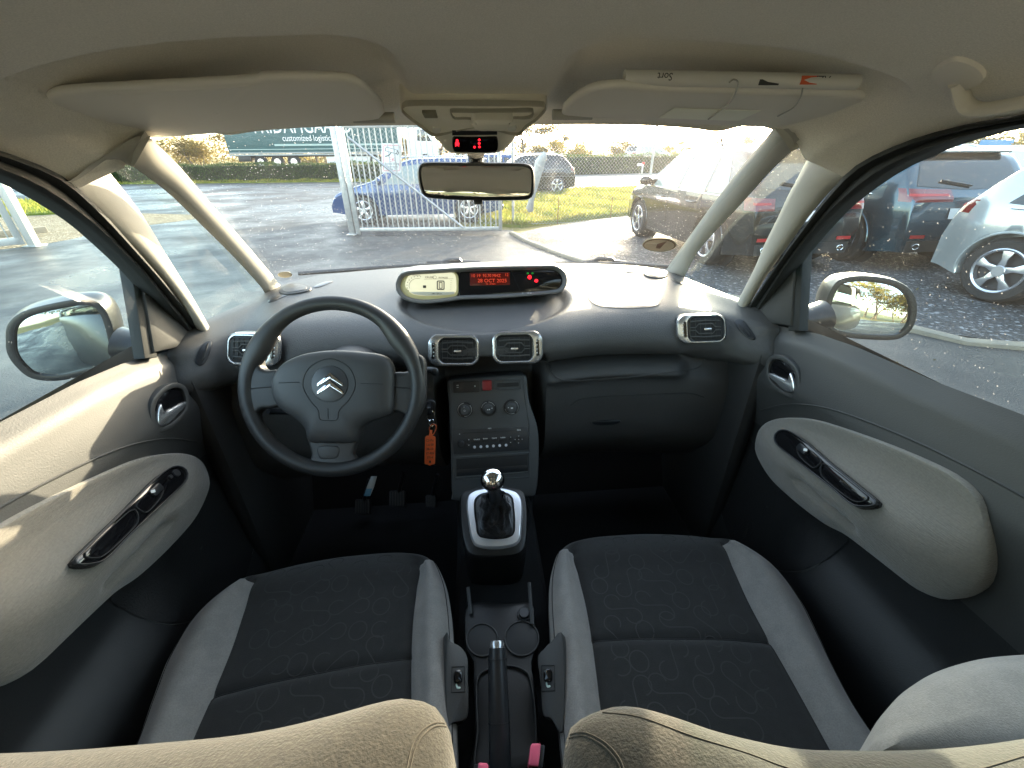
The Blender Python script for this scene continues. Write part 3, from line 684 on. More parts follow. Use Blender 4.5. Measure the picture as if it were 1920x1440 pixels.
# ================================================================ AIR VENTS
def vent(nm, x0, y0, x1, y1, ix0, iy0, ix1, iy1, sx, c, n, tilt):
    """outer silver surround, inner black louvre box, dotted thumbwheel at sx"""
    pl = Pl(c, n); mx, my = (x0+x1)/2, (y0+y1)/2
    def rot(P):
        c_, s_ = math.cos(math.radians(tilt)), math.sin(math.radians(tilt)); return [(mx+(x-mx)*c_-(y-my)*s_, my+(x-mx)*s_+(y-my)*c_) for x, y in P]
    out = rot(rr(x0, y0, x1, y1, 19, 7)); inn = rot(rr(ix0, iy0, ix1, iy1, 13, 7))
    mb = MB(); P = [pl.on(x, y) for x, y in out]; plate_mb(mb, P, pl.n, .010, .007, -.05); body = mb.build(nm, M_SATIN, car)
    mb = MB(); Po = [pl.on(x, y, .009) for x, y in out]; n_ = pl.n; Po = ccw(Po, n_); Pi = ccw([pl.on(x, y, .009) for x, y in inn], n_)
    # align loops by angle
    cc = sum(Pi, V((0, 0, 0)))/len(Pi)
    Ps = [V(p) for p in spl(Po, 96, True)]; Pi2 = spl(Pi, 96, True)
    def ang(p, c0): return math.atan2((p-c0).dot(n_.cross(V((1, 0, 0)))), (p-c0).dot(V((1, 0, 0))))
    co_ = sum(Ps, V((0, 0, 0)))/96
    ks = min(range(96), key=lambda k: abs(ang(Ps[k], co_)-.01)); ki = min(range(96), key=lambda k: abs(ang(Pi2[k], cc)-.01))
    Ps = Ps[ks:]+Ps[:ks]; Pi2 = Pi2[ki:]+Pi2[:ki]
    rows = [[p-n_*.006 for p in Ps], [p+n_*.0025 for p in inset(Ps, n_, .0015)], [p+n_*.004 for p in inset(Ps, n_, .004)], [p+n_*.004 for p in inset(Pi2, n_, -.002)], [p+n_*.002 for p in Pi2], [p-n_*.008 for p in inset(Pi2, n_, .001)]]
    grid("vent_surround", rows, M_SILV, body, closed_u=True)
    frame("vent_bezel", inn, pl, .003, .011, M_GLOSS, body)
    plate("vent_cavity", inn, pl, .0102, M_BLACK, body, .0003)
    mb = MB(); w_, h_ = ix1-ix0, iy1-iy0; cxm, cym = (ix0+ix1)/2, (iy0+iy1)/2
    def bar(pts, wd=.0011): mb.tube([pl.on(*rot([q])[0], .0125) for q in pts], wd, 4, flat=1.8)
    for s in (-1, 1):
        bar([(ix0+5, cym+s*2.5), (cxm-19, cym+s*2.5), (cxm-13, cym+s*9), (cxm+13, cym+s*9), (cxm+19, cym+s*2.5), (ix1-5, cym+s*2.5)])
        bar([(ix0+6, cym+s*14), (cxm, cym+s*15.5), (ix1-6, cym+s*14)])
    mb.build("horizontal_louvre", M_DASH, body)
    mb = MB()
    for k in range(-3, 4):
        mb.tube([pl.on(*rot([(cxm+k*9.5, iy0+4)])[0], .0112), pl.on(*rot([(cxm+k*9.5, iy1-4)])[0], .0112)], .0008, 4)
    mb.build("vertical_louvre", M_DLOW, body)
    plate("vent_tab", rot(rr(cxm-7, cym-2.2, cxm+7, cym+2.2, 1.5)), pl, .0155, M_SILV, body, .001, base=.011)
    plate("vent_wheel", rot(rr(sx-3, my-15, sx+3, my+15, 2.5)), pl, .0145, M_GLOSS, body, .001)
    mb = MB()
    for k in (-11, -4, 4, 11): q = rot([(sx, my+k)])[0]; mb.box(pl.on(*q, .0149), (.0024, .001, .0018))
    mb.build("wheel_marks", M_WHITE, body)
vent("air_vent", 802, 627, 899, 686, 823, 634, 893, 680, 813, at(853, 655, Y=.945), (.03, -.95, .28), 0)
vent("air_vent", 922, 621, 1018, 682, 930, 628, 999, 676, 1007, at(970, 650, Y=.945), (-.03, -.95, .28), -1.5)
vent("air_vent", 1269, 589, 1361, 643, 1289, 593, 1357, 640, 1281, at(1320, 615, Y=.955), (-.12, -.95, .28), -2)
vent("air_vent", 425, 624, 526, 686, 431, 631, 502, 680, 514, at(475, 655, Y=.945), (.12, -.95, .28), 1.5)

# ================================================================ CENTRE STACK
CP = Pl(at(920, 720, Y=.945), (0, -.93, .37))
st = cpx([(839, 716), (846, 712), (910, 706), (975, 702), (986, 705), (989, 730), (992, 752), (1003, 785), (1009, 810), (1010, 850), (1008, 900), (1003, 925), (990, 930), (860, 938), (848, 925), (846, 880), (844, 800), (841, 750)], 90)
mb = MB(); plate_mb(mb, [CP.on(x, y) for x, y in st], CP.n, .008, .006, -.12); M_STK = mat("stack_plastic_lit", (.075, .08, .082), .45, bump=(500, .15)); stack = mb.build("centre_stack", M_STK, car)  # lightened dark plastic: the stronger light on the stack is in its colour
frame("stack_rim", cpx([(843, 717), (848, 714), (910, 708), (972, 704), (980, 708), (983, 730), (986, 755), (991, 785), (992, 820), (993, 888), (990, 893), (920, 896), (858, 897), (852, 892), (849, 820), (846, 760)], 80), CP, .002, .0095, M_STK, stack)
plate("switch_block", rr(850, 714, 899, 735, 2, tilt=-2), CP, .010, M_SATIN, stack)
plate("hazard_button", rr(904, 712, 922, 731, 3, tilt=-2), CP, .014, M_RED, stack, .002)
mb = MB()
for x, y, a_, b_ in ((858, 722.5, .0055, .0014), (858, 726.3, .0045, .0014), (890.5, 724, .003, .0032)): mb.box(CP.on(x, y, .0103), (a_, .001, b_))
mb.build("switch_symbol", M_WHITE, stack)
frame("card_slot", rr(927, 711, 977, 730, 2.5, tilt=-2), CP, .0028, .0115, M_STK, stack)
plate("slot_opening", rr(932, 717, 972, 724, 1.5, tilt=-2), CP, .0092, M_BLACK, stack, .0003)
for k, (x, y, a0, a1) in enumerate(((871.6, 767.9, 95, 400), (915.7, 765.8, 20, 170), (959, 763, -170, 60))):
    c = CP.on(x, y, .008); mb = MB(); mb.disc(c, CP.n, .0205, .003, 40); kn = mb.build("climate_knob", M_SATIN, car)
    mb = MB(); mb.disc(c+CP.n*.003, CP.n, .0155, .002, 40, .5); mb.disc(c+CP.n*.003, CP.n, .0118, .014, 36, .2)
    mb.build("knob_grip", M_STK, kn)
    xa = V((1, 0, 0)); ya = CP.n.cross(xa); mb = MB(); q0 = c+CP.n*.0034
    for s0, s1 in ((a0, a0+(a1-a0)*.45), (a0+(a1-a0)*.55, a1)):
        mb.tube([q0+(xa*math.cos(math.radians(lerp(s0, s1, j/12)))+ya*math.sin(math.radians(lerp(s0, s1, j/12))))*.0175 for j in range(13)], .00055, 4)
    mb.build("knob_scale", mat("scale_grey", (.65, .67, .67), .5), kn)
    mb = MB(); pa = math.radians((95, 20, 170)[k]); q = c+CP.n*.0174; mb.box(q+(xa*math.cos(pa)+ya*math.sin(pa))*.0095, (.002, .0012, .002))
    if k == 1: mb.box(q+xa*.0022, (.0028, .001, .0024)); mb.box(q-xa*.0022, (.0028, .001, .0024))
    elif k == 2: mb.box(q, (.0058, .001, .0036))
    else: mb.tube([q+xa*.0022*math.cos(j)+ya*.0022*math.sin(j) for j in range(6)], .0004, 4, True)
    mb.build("knob_symbol", mat("dim_print", (.9, .92, .92), .5), kn)
radio = plate("radio", [(848, 804), (900, 802.5), (988, 799), (991, 841), (930, 845.5), (851, 850)], CP, .0105, mat("radio_face", (.035, .037, .04), .4), car, .001)
mb = MB(); mb.tube([CP.on(868, 812.5, .0106), CP.on(965, 807.5, .0106)], .0013, 4); mb.build("disc_slot", M_BLACK, radio)
for (x, y, r_) in ((864.7, 831.5, .0085), (972.4, 824, .0095)):
    mb = MB(); mb.disc(CP.on(x, y, .0105), CP.n, r_, .008 if x < 900 else .002, 30, .25); mb.build("radio_knob", M_DLOW, radio)
for x in (977, 968): pass
for k in range(6):
    mb = MB(); mb.disc(CP.on(889.8+11.8*k, 838.3-.75*k, .0105), CP.n, .0036, .0022, 18, .3); mb.build("preset_button", mat("preset_white", (.75, .76, .8), .3), radio)
for k in range(4): plate("source_button", rr(887+16.2*k, 820.5-.9*k, 902+16.2*k, 827.5-.9*k, 1, tilt=-2.5), CP, .0128, M_DLOW, radio, .0006)
for x, y in ((879, 825), (879, 835), (957.5, 820), (957.5, 830)): plate("side_button", rr(x-4, y-4, x+4, y+4, 1), CP, .0125, M_DLOW, radio, .0006)
dim = mat("dim_print", (.9, .92, .92), .5)
for s, x, y, h_ in (("SOURCE", 894, 824, 2.2), ("BAND", 910, 822.6, 2.2), ("TRACK", 927, 821.6, 2.2), ("AUDIO", 943, 820.5, 2.2), ("MP3", 918, 803.6, 2.6), ("RDS", 973, 806.4, 3)): ptext("radio_marking", s, x, y, CP, h_, dim, radio, .0129, 1, -.05)
mb = MB()
for x, y in ((861.7, 814), (879, 824.6), (879, 834.6), (957.5, 819.5), (957.5, 829.5), (966, 824), (979, 823.5), (972.5, 817.5), (972.3, 830.5), (972.4, 824)): mb.box(CP.on(x, y, .0130), (.0026, .0008, .0010))
mb.build("radio_symbol", dim, radio)
frame("storage_tray", [(852, 855), (992, 846), (993, 884), (853, 895)], CP, .003, .0105, M_STK, stack)
plate("tray_opening", [(856, 859), (988, 850), (989, 881), (857, 891)], CP, .0088, M_BLACK, stack, .0003)
plate("tray_floor", [(858, 879), (987, 870), (988, 880), (858, 890)], CP, .0094, M_SATIN, stack, .0003)
# indicator stalk and ignition
mb = MB(); mb.tube([at(770, 690, Y=.90), at(800, 693, Y=.885), at(812, 695, Y=.88)], [.006, .007, .009], 12); mb.ball(at(815, 697, Y=.878), .0105, 8, (1, .7, 1)); mb.build("wiper_stalk", M_SATIN, car)
mb = MB(); mb.tube([at(560, 775, Y=.93), at(517, 772, Y=.9), at(503, 770, Y=.89)], [.006, .007, .009], 12); mb.build("indicator_stalk", M_SATIN, car)
mb = MB(); q = at(807, 757, Y=.90); mb.disc(q, (.1, -.95, .2), .014, .012, 24); mb.box(q+V((0, -.022, .0)), (.010, .03, .022), .003); mb.build("ignition_lock", M_SATIN, car)
# steering column cover
mb = MB(); c0 = V((-.338, .80, .985)); mb.tube([c0, c0+V((0, .10, -.02)), c0+V((0, .30, -.07))], [.062, .075, .10], 24, flat=.8); mb.build("column_cover", M_DLOW, car)
# lower dash behind the wheel and centre tunnel
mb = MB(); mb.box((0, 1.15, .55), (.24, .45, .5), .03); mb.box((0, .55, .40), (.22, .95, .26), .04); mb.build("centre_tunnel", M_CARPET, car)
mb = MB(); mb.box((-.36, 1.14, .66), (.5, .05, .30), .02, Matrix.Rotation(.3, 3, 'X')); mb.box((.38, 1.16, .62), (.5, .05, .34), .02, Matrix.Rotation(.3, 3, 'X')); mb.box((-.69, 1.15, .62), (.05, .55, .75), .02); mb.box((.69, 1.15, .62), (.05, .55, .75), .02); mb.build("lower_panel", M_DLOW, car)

# ================================================================ STEERING WHEEL
WC = at(625, 724, Y=.79); tau = math.radians(29); WU = V((0, math.sin(tau), math.cos(tau))); WN = V((0, -math.cos(tau), math.sin(tau))); WX = V((1, 0, 0))
WP = Pl(WC, WN)
def Z1(P): return [(340+x/3.273, 480+y/3.273) for x, y in P]
mb = MB(); n = 120; vs = []; fs = []; kk = 16; R_ = .1745
for i in range(n):
    a = 2*math.pi*i/n; d = WX*math.cos(a)+WU*math.sin(a); sd_ = math.sin(a)
    # thumb grips thicken the rim at ten and two, flat lower part widens into the spoke
    g = math.exp(-((math.degrees(a)-33) % 360 if (math.degrees(a)-33) % 360 < 180 else (math.degrees(a)-33) % 360-360)**2/260)+math.exp(-((math.degrees(a)-147) % 360 if (math.degrees(a)-147) % 360 < 180 else (math.degrees(a)-147) % 360-360)**2/260)
    ra, rb = .0155+.007*g, .0145+.004*g
    seamf = .0012*(math.exp(-((math.degrees(a)-52)/.9)**2)+math.exp(-((math.degrees(a)-128)/.9)**2))
    for k in range(kk):
        b_ = 2*math.pi*k/kk; vs.append(WC+d*(R_-.0065*g+(ra-seamf)*math.cos(b_))+WN*((rb-seamf)*math.sin(b_)))
for i in range(n):
    for k in range(kk): fs.append((i*kk+k, i*kk+(k+1) % kk, ((i+1) % n)*kk+(k+1) % kk, ((i+1) % n)*kk+k))
sw_ = mk("steering_wheel", vs, fs, M_WHEEL, car)
def wpl(name, pts, h, m, bev=.004, base=-.02, off=0, n=64, par=None):
    mb = MB(); plate_mb(mb, [WP.on(x, y, off) for x, y in cpx(Z1(pts), n)], WN, h, bev, base, 4); return mb.build(name, m, par or sw_)
wpl("left_spoke", [(398, 640), (440, 600), (480, 630), (492, 680), (530, 702), (600, 700), (640, 760), (640, 900), (560, 935), (500, 940), (468, 975), (475, 1050), (440, 1060), (395, 980), (380, 850), (385, 720)], .008, M_WHEEL, .008)
wpl("right_spoke", [(1495, 640), (1450, 600), (1425, 640), (1415, 690), (1380, 712), (1300, 715), (1260, 760), (1260, 930), (1340, 960), (1385, 990), (1370, 1060), (1395, 1070), (1450, 1000), (1495, 900), (1500, 760)], .008, M_WHEEL, .008)
wpl("lower_spoke", [(778, 1100), (930, 1110), (1085, 1095), (1062, 1180), (1055, 1230), (1110, 1275), (1060, 1325), (930, 1338), (800, 1330), (745, 1290), (795, 1235), (790, 1180)], .002, mat("spoke_grey", (.038, .039, .040), .42, bump=(900, .2)), .006)
wpl("lower_spoke_recess", [(845, 1170), (965, 1168), (960, 1235), (900, 1245), (850, 1238)], .0035, mat("spoke_grey", (.038, .039, .040), .42), .003)
for L_ in ([(384, 900), (388, 850), (405, 824), (450, 812), (555, 804)], [(384, 900), (400, 985), (440, 1060), (470, 1090)], [(1308, 806), (1400, 815), (1440, 855), (1450, 910)], [(1450, 910), (1435, 980), (1400, 1060), (1370, 1090)]):
    mb = MB(); mb.tube([WP.on(x, y, .0085) for x, y in opx(Z1(L_), 20)], .0011, 5); mb.build("spoke_seam", M_BLACK, sw_)
# airbag hub: domed pad
hub = [WP.on(x, y, .012) for x, y in cpx(Z1([(556, 800), (566, 740), (620, 665), (720, 610), (850, 584), (980, 578), (1120, 588), (1235, 606), (1290, 655), (1308, 730), (1306, 820), (1300, 950), (1250, 990), (1160, 1020), (1105, 1065), (1080, 1140), (1000, 1150), (860, 1150), (785, 1140), (768, 1070), (720, 1010), (620, 945), (570, 880)]), 96)]
hc = WP.on(*Z1([(925, 830)])[0], .012); hub = ccw(hub, WN)
rows = [[p-WN*.045+(hc-p)*.06 for p in hub], [p-WN*.014 for p in hub], [p-WN*.004 for p in hub]]
for k in range(1, 22):
    s = 1-(k/21)**1.25*.999; e = .022*(1-s**5)**.5
    rows.append([hc+(p-hc)*s+WN*e for p in hub])
hubo = grid("airbag_cover", rows, mat("airbag_grey", (.040, .041, .042), .5, bump=(900, .25), spec=.5), sw_, closed_u=True)
T_HUB = bvh(hubo)
b = MB()
seam("", Z1([(912, 940-310), (1025, 680), (1068, 785), (1030, 880), (970, 945), (955, 1005), (905, 1010), (850, 1003), (838, 945), (785, 880), (745, 785), (790, 680)]), T_HUB, .0009, None, None, 70, .0003, True, b)
seam("", Z1([(600, 778), (660, 776), (725, 775)]), T_HUB, .0009, None, None, 20, .0002, mb=b); seam("", Z1([(1100, 783), (1180, 784), (1240, 786)]), T_HUB, .0006, None, None, 20, .0002, mb=b)
seam("", Z1([(899, 935), (900, 970), (902, 1000)]), T_HUB, .0008, None, None, 10, .0002, mb=b)
b.build("airbag_seam", M_BLACK, sw_)
b = MB(); seam("", Z1([(786, 1145), (850, 1166), (930, 1170), (1010, 1164), (1075, 1145)]), T_HUB, .001, None, None, 20, 0, mb=b)
# round emblem dish and double chevron
q = hit(*Z1([(912, 785)])[0], T_HUB, 0); EP = Pl(q, WN)
o = plate("emblem_dish", cpx(Z1([(912+112*math.cos(a), 785+112*math.sin(a)) for a in [k*.524 for k in range(12)]]), 48), EP, .0022, mat("emblem_dish", (.04, .042, .046), .35), sw_, .0015, base=-.002)
for dy in (0, 48):
    mb = MB(); ch = [(915, 716+dy), (993, 782+dy), (993, 800+dy), (915, 752+dy), (836, 800+dy), (836, 782+dy)]
    P = [EP.on(x, y, .0022) for x, y in Z1(ch)]; plate_mb(mb, P, WN, .003, .0012); 
    # facet ridge
    mb.tube([EP.on(*Z1([q_])[0], .0046) for q_ in ((840, 790+dy), (915, 730+dy), (989, 790+dy))], .0014, 6)
    mb.build("emblem_chevron", M_CHROME, sw_)

# ================================================================ GEAR LEVER
def Z3(P): return [(760+x/3.79, 680+y/3.79) for x, y in P]
GP = Pl(at(925, 980, Z=.715), (0, -.30, .954))
go = cpx(Z3([(445, 965), (490, 925), (570, 902), (640, 898), (710, 905), (785, 930), (825, 985), (832, 1080), (824, 1200), (818, 1262), (780, 1305), (700, 1325), (620, 1330), (540, 1322), (490, 1298), (465, 1240), (450, 1150), (437, 1050)]), 80)
gi = cpx(Z3([(497, 985), (535, 945), (600, 930), (660, 928), (720, 936), (757, 968), (768, 1040), (775, 1140), (768, 1215), (725, 1245), (650, 1254), (570, 1248), (520, 1225), (505, 1140), (494, 1060)]), 80)
Po = ccw([GP.on(x, y) for x, y in go], GP.n); Pi = ccw([GP.on(x, y, .008) for x, y in gi], GP.n)
rows = [[p-GP.n*.01 for p in Po], [p+GP.n*.006 for p in Po], [p+GP.n*.011 for p in inset(Po, GP.n, .003)], [a_.lerp(b_, .35)+GP.n*.009 for a_, b_ in zip(Po, Pi)], [p+GP.n*.004 for p in inset(Pi, GP.n, -.002)], [p-GP.n*.002 for p in Pi], [p-GP.n*.02 for p in Pi]]
mb = MB(); plate_mb(mb, [GP.on(x, y) for x, y in cpx([(864, 925), (890, 912), (925, 908), (965, 912), (985, 925), (990, 970), (986, 1020), (970, 1040), (925, 1044), (882, 1040), (868, 1015), (862, 970)], 60)], GP.n, .002, .012, -.22); mb.build("gear_console", mat("console_dark", (.0055, .006, .0065), .4, bump=(500, .15)), car)
gear = grid("gear_lever", rows, M_GSILV, car, closed_u=True)
kc = at(923.6, 899.8, Y=.622); neck = kc+V((.004, .004, -.045)); bc = sum(Pi, V((0, 0, 0)))/len(Pi)
rows = []
for k in range(13):
    t = k/12; row = []
    for i, p in enumerate(Pi):
        a = i/len(Pi)*math.tau; q = p.lerp(neck+(p-bc).normalized()*.016, t**.62); q = q+(p-bc).normalized()*(.0035*math.sin(a*5+t*6)+.003*math.sin(a*9-t*9))*math.sin(math.pi*t)
        q.z -= .012*math.sin(math.pi*t)*(1-t); row.append(q)
    rows.append(row)
grid("gear_boot", rows, M_LEATH, gear, closed_u=True)
mb = MB(); mb.tube([neck+V((0, 0, -.012)), neck+V((0, 0, .01)), kc+V((0, 0, -.015))], [.014, .012, .014], 20); mb.build("gear_collar", M_SATIN, gear)
mb = MB(); mb.ball(kc, .0235, 14, (1, 1, .92)); mb.build("gear_knob", M_GLOSS, gear)
tn = (CAM-kc).normalized(); tn = (tn+V((0, -.1, .5))).normalized(); x_ = tn.orthogonal().normalized(); y_ = tn.cross(x_); rows = []
for k in range(9):
    th = math.radians(52*(1-k/8)+.3); rows.append([kc+(tn*math.cos(th)+(x_*math.cos(a)+y_*math.sin(a))*math.sin(th))*.0245 for a in [j*math.tau/40 for j in range(40)]])
grid("knob_cap", rows, M_CHROME, gear, closed_u=True)
kt = kc+tn*.0252; mb = MB(); xd = V((1, 0, 0)); yd = tn.cross(xd)
for u in (-.006, 0, .006): mb.tube([kt+xd*u+yd*.007, kt+xd*u-yd*.007], .0006, 4)
mb.tube([kt-xd*.006, kt+xd*.006], .0006, 4); mb.build("shift_pattern", M_INK, gear)
for s, u, v in (("1", -.006, .0095), ("3", 0, .0095), ("5", .006, .0095), ("2", -.006, -.0095), ("4", 0, -.0095), ("R", .006, -.0095)): text("shift_number", s, kt-tn*.0008+xd*u+yd*v, xd, yd, .006, M_INK, gear)

# ================================================================ CUP HOLDER, HANDBRAKE, SWITCHES, BUCKLES
TP = Pl(at(940, 1200, Z=.58), (0, -.08, 1))
def Z8(P): return [(820+x/3.6, 1040+y/3.6) for x, y in P]
cup = plate("cup_holder", cpx(Z8([(190, 380), (300, 330), (500, 340), (640, 340), (662, 500), (680, 620), (640, 740), (660, 900), (690, 1260), (690, 1500), (240, 1500), (250, 1260), (240, 900), (240, 740), (190, 640)]), 70), TP, .012, mat("console_dark", (.0055, .006, .0065), .4, bump=(500, .15)), car, .008, base=-.05)
for cx_, cy_, rx, ry in ((305, 600, 100, 105), (570, 590, 108, 112)):
    o = plate("cup_well", cpx(Z8([(cx_+rx*math.cos(k*.524), cy_+ry*math.sin(k*.524)) for k in range(12)]), 40), TP, .0135, M_BLACK, cup, .0004)
    frame("cup_rim", cpx(Z8([(cx_+(rx+10)*math.cos(k*.524), cy_+(ry+10)*math.sin(k*.524)) for k in range(12)]), 40), TP, .003, .016, M_DLOW, cup)
mb = MB(); mb.disc(TP.on(*Z8([(585, 405)])[0], .012), TP.n, .014, .004, 28); mb.disc(TP.on(*Z8([(585, 400)])[0], .016), TP.n, .0105, .007, 28); mb.build("lighter_socket", M_SATIN, cup)
frame("bin_rim", cpx(Z8([(270, 860), (330, 800), (480, 770), (600, 810), (640, 900), (665, 1100), (670, 1300), (665, 1500), (280, 1500), (270, 1200), (262, 1000)]), 60), TP, .0025, .018, M_DLOW, cup)
for x, y0, y1 in ((206, 220, 400), (620, 190, 470)):
    mb = MB(); mb.tube([at(*Z8([(x, y0)])[0], Z=.62), at(*Z8([(x+20, y1)])[0], Z=.60)], .004, 6); mb.build("console_rail", M_DLOW, car)
a, b_ = at(932, 1214, Z=.70), at(940, 1500, Z=.60)
mb = MB(); mb.tube([b_+(b_-a)*.3, b_, a.lerp(b_, .45), a.lerp(b_, .1), a], [.018, .017, .0165, .015, .0135], 20); hb_ = mb.build("handbrake", M_SATIN, car)
mb = MB(); dr = (a-b_).normalized(); mb.tube([a-dr*.002, a+dr*.006, a+dr*.010], [.0118, .0118, .0095], 20); mb.build("release_button", M_SILV, hb_)
mb = MB(); mb.tube([a.lerp(b_, .08), a.lerp(b_, .095)], .0163, 20); mb.tube([a.lerp(b_, .52), a.lerp(b_, .53)], .0175, 20); mb.build("grip_ring", M_BLACK, hb_)
for k, (o_, ic, dirn) in enumerate((([(90, 590), (150, 620), (200, 690), (205, 800), (205, 1080), (150, 1130), (95, 1140), (60, 1200), (60, 560)], (135, 845), 1), ([(770, 590), (720, 640), (680, 700), (700, 880), (715, 1080), (770, 1110), (850, 1180), (850, 560)], (752, 835), -1))):
    pl = Pl(at(*Z8([ic])[0], Z=.635), (dirn*.35, -.2, .93)); o = plate("seat_side_shield", cpx(Z8(o_), 60), pl, .004, M_DOORP, car, .003, base=-.08)
    cx_, cy_ = ic; frame("heater_bezel", Z8([(cx_-45, cy_-85), (cx_+45, cy_-88), (cx_+48, cy_+88), (cx_-47, cy_+92)]), pl, .0012, .0052, M_BLACK, o)
    plate("heater_switch", cpx(Z8([(cx_-26, cy_-45), (cx_, cy_-62), (cx_+26, cy_-45), (cx_+26, cy_+20), (cx_, cy_+28), (cx_-26, cy_+20)]), 24), pl, .009, M_GLOSS, o, .003)
    plate("heater_symbol", cpx(Z8([(cx_-16, cy_+34), (cx_-6, cy_+32), (cx_-2, cy_+50), (cx_+16, cy_+52), (cx_+14, cy_+64), (cx_-8, cy_+64)]), 20), pl, .005, mat("pale_print", (.6, .75, .68), .5), o, .0004)
for pts in ([(630, 1290), (640, 1280), (690, 1278), (697, 1285), (690, 1360), (682, 1425), (675, 1436), (615, 1430), (612, 1420)], [(278, 1412), (290, 1406), (335, 1412), (345, 1425), (345, 1500), (270, 1500)]):
    pl = Pl(at(*Z8([(pts[0][0]+30, 1420)])[0], Z=.69), (0, -.25, .97)); P_ = Z8(pts)
    bk = plate("seat_belt_buckle", [(x+(8 if pts[0][0] > 400 else -8), y+2) for x, y in P_], pl, .004, M_SATIN, car, .002, base=-.12)
    plate("buckle_button", P_, pl, .011, M_PINK, bk, .003, base=-.02)

# ================================================================ PEDALS
for x, y, w2, h2, nm in ((680, 950, 14, 14, "clutch"), (745, 935, 15, 15, "brake"), (808, 940, 10, 12, "throttle")):
    pl = Pl(at(x, y, Y=1.12), (0, -.7, .7)); mb = MB()
    for k in range(6): mb.add(*(lambda q: (q.v, q.f))(plate_mb(MB(), [pl.on(a_, b2, .003) for a_, b2 in rr(x-w2+k*w2/3, y-h2+2, x-w2+k*w2/3+2.5, y+h2-2, 1)], pl.n, .002, .0005)))
    o = plate("pedal", rr(x-w2, y-h2, x+w2, y+h2, 4), pl, .004, M_BLACK, car, .002, base=-.015); mb.build("pedal_tread", M_DLOW, o)
    mb = MB(); mb.tube([at(x, y, Y=1.14), at(x+12, y-50, Y=1.13)], .007, 8); mb.build("pedal_arm", M_SATIN, o)
pl = Pl(at(695, 905, Y=1.02), (0, -.8, .6)); o = plate("pedal_sticker", [(696, 893), (707, 893), (701, 914), (694, 930), (682, 930), (688, 912)], pl, .001, mat("sticker_silver", (.35, .35, .33), .3), car, .0003)
plate("sticker_blue", [(687, 916), (698, 916), (694, 930), (682, 930)], pl, .0016, mat("sticker_blue", (.06, .22, .33), .4), o, .0003)
# ================================================================ SEATS
def cspl(P, k):
    out = []; m = len(P)
    for i in range(m-1):
        a = P[i-1] if i else P[0]*2-P[1]; d = P[i+2] if i+2 < m else P[-1]*2-P[-2]
        for j in range(k): out.append(cat(a, P[i], P[i+1], d, j/k))
    out.append(P[-1].copy()); return out
SR = [((1050, 1036), (1078, 1036), (1354, 1020), (1375, 1020)), ((1036, 1080), (1086, 1078), (1375, 1065), (1445, 1062)), ((1033, 1130), (1099, 1130), (1402, 1125), (1494, 1122)), ((1036, 1190), (1110, 1190), (1438, 1192), (1529, 1190)),
      ((1041, 1255), (1119, 1255), (1476, 1258), (1560, 1256)), ((1050, 1335), (1129, 1335), (1520, 1337), (1602, 1335)), ((1060, 1430), (1142, 1430), (1572, 1432), (1668, 1430))]
ctl = []
for k, (eL, bL, bR, eR) in enumerate(SR):
    g = .0 if k == 0 else 1
    EL, BL, BR, ER = at(*eL, Z=.615), at(*bL, Z=.618), at(*bR, Z=.618), at(*eR, Z=.612)
    up = V((0, 0, 1)); c1, c2, c3 = BL.lerp(BR, .25), BL.lerp(BR, .5), BL.lerp(BR, .75)
    for q in (c1, c3): q.z += .006
    c2.z += .007
    if k == 3:
        for q in (c1, c2, c3): q.z -= .0
    ML, MR = EL.lerp(BL, .45), ER.lerp(BR, .45); ML.z += .014+.012*g; MR.z += .014+.014*g
    ctl.append([EL+V((.012, 0, -.16)), EL+V((-.004, 0, -.03)), EL+V((.002, 0, .004)), ML, BL, c1, c2, c3, BR, MR, ER+V((-.002, 0, .004)), ER+V((.004, 0, -.03)), ER+V((-.012, 0, -.16))])
f0 = [p.copy() for p in ctl[0]]
fr1 = []; fr2 = []; fr3 = []
fx = [(1062, 1026), (1064, 1024), (1072, 1018), (1090, 1011), (1115, 1005), (1165, 1001), (1215, 999), (1270, 1001), (1315, 1006), (1345, 1013), (1358, 1018), (1366, 1022), (1372, 1025)]
for i, p in enumerate(fx):
    q = at(*p, Z=.585)+V((0, -.004, 0)); fr1.append(q); fr2.append(q+V((0, -.004, -.05))); fr3.append(q+V((0, -.03, -.16)))
ctl = [fr3, fr2, fr1]+ctl
K = 8; R1 = [cspl(r, K) for r in ctl]; ncol = len(R1[0]); cols = [cspl([R1[i][j] for i in range(len(R1))], K) for j in range(ncol)]
G = [[cols[j][i] for j in range(ncol)] for i in range(len(cols[0]))]
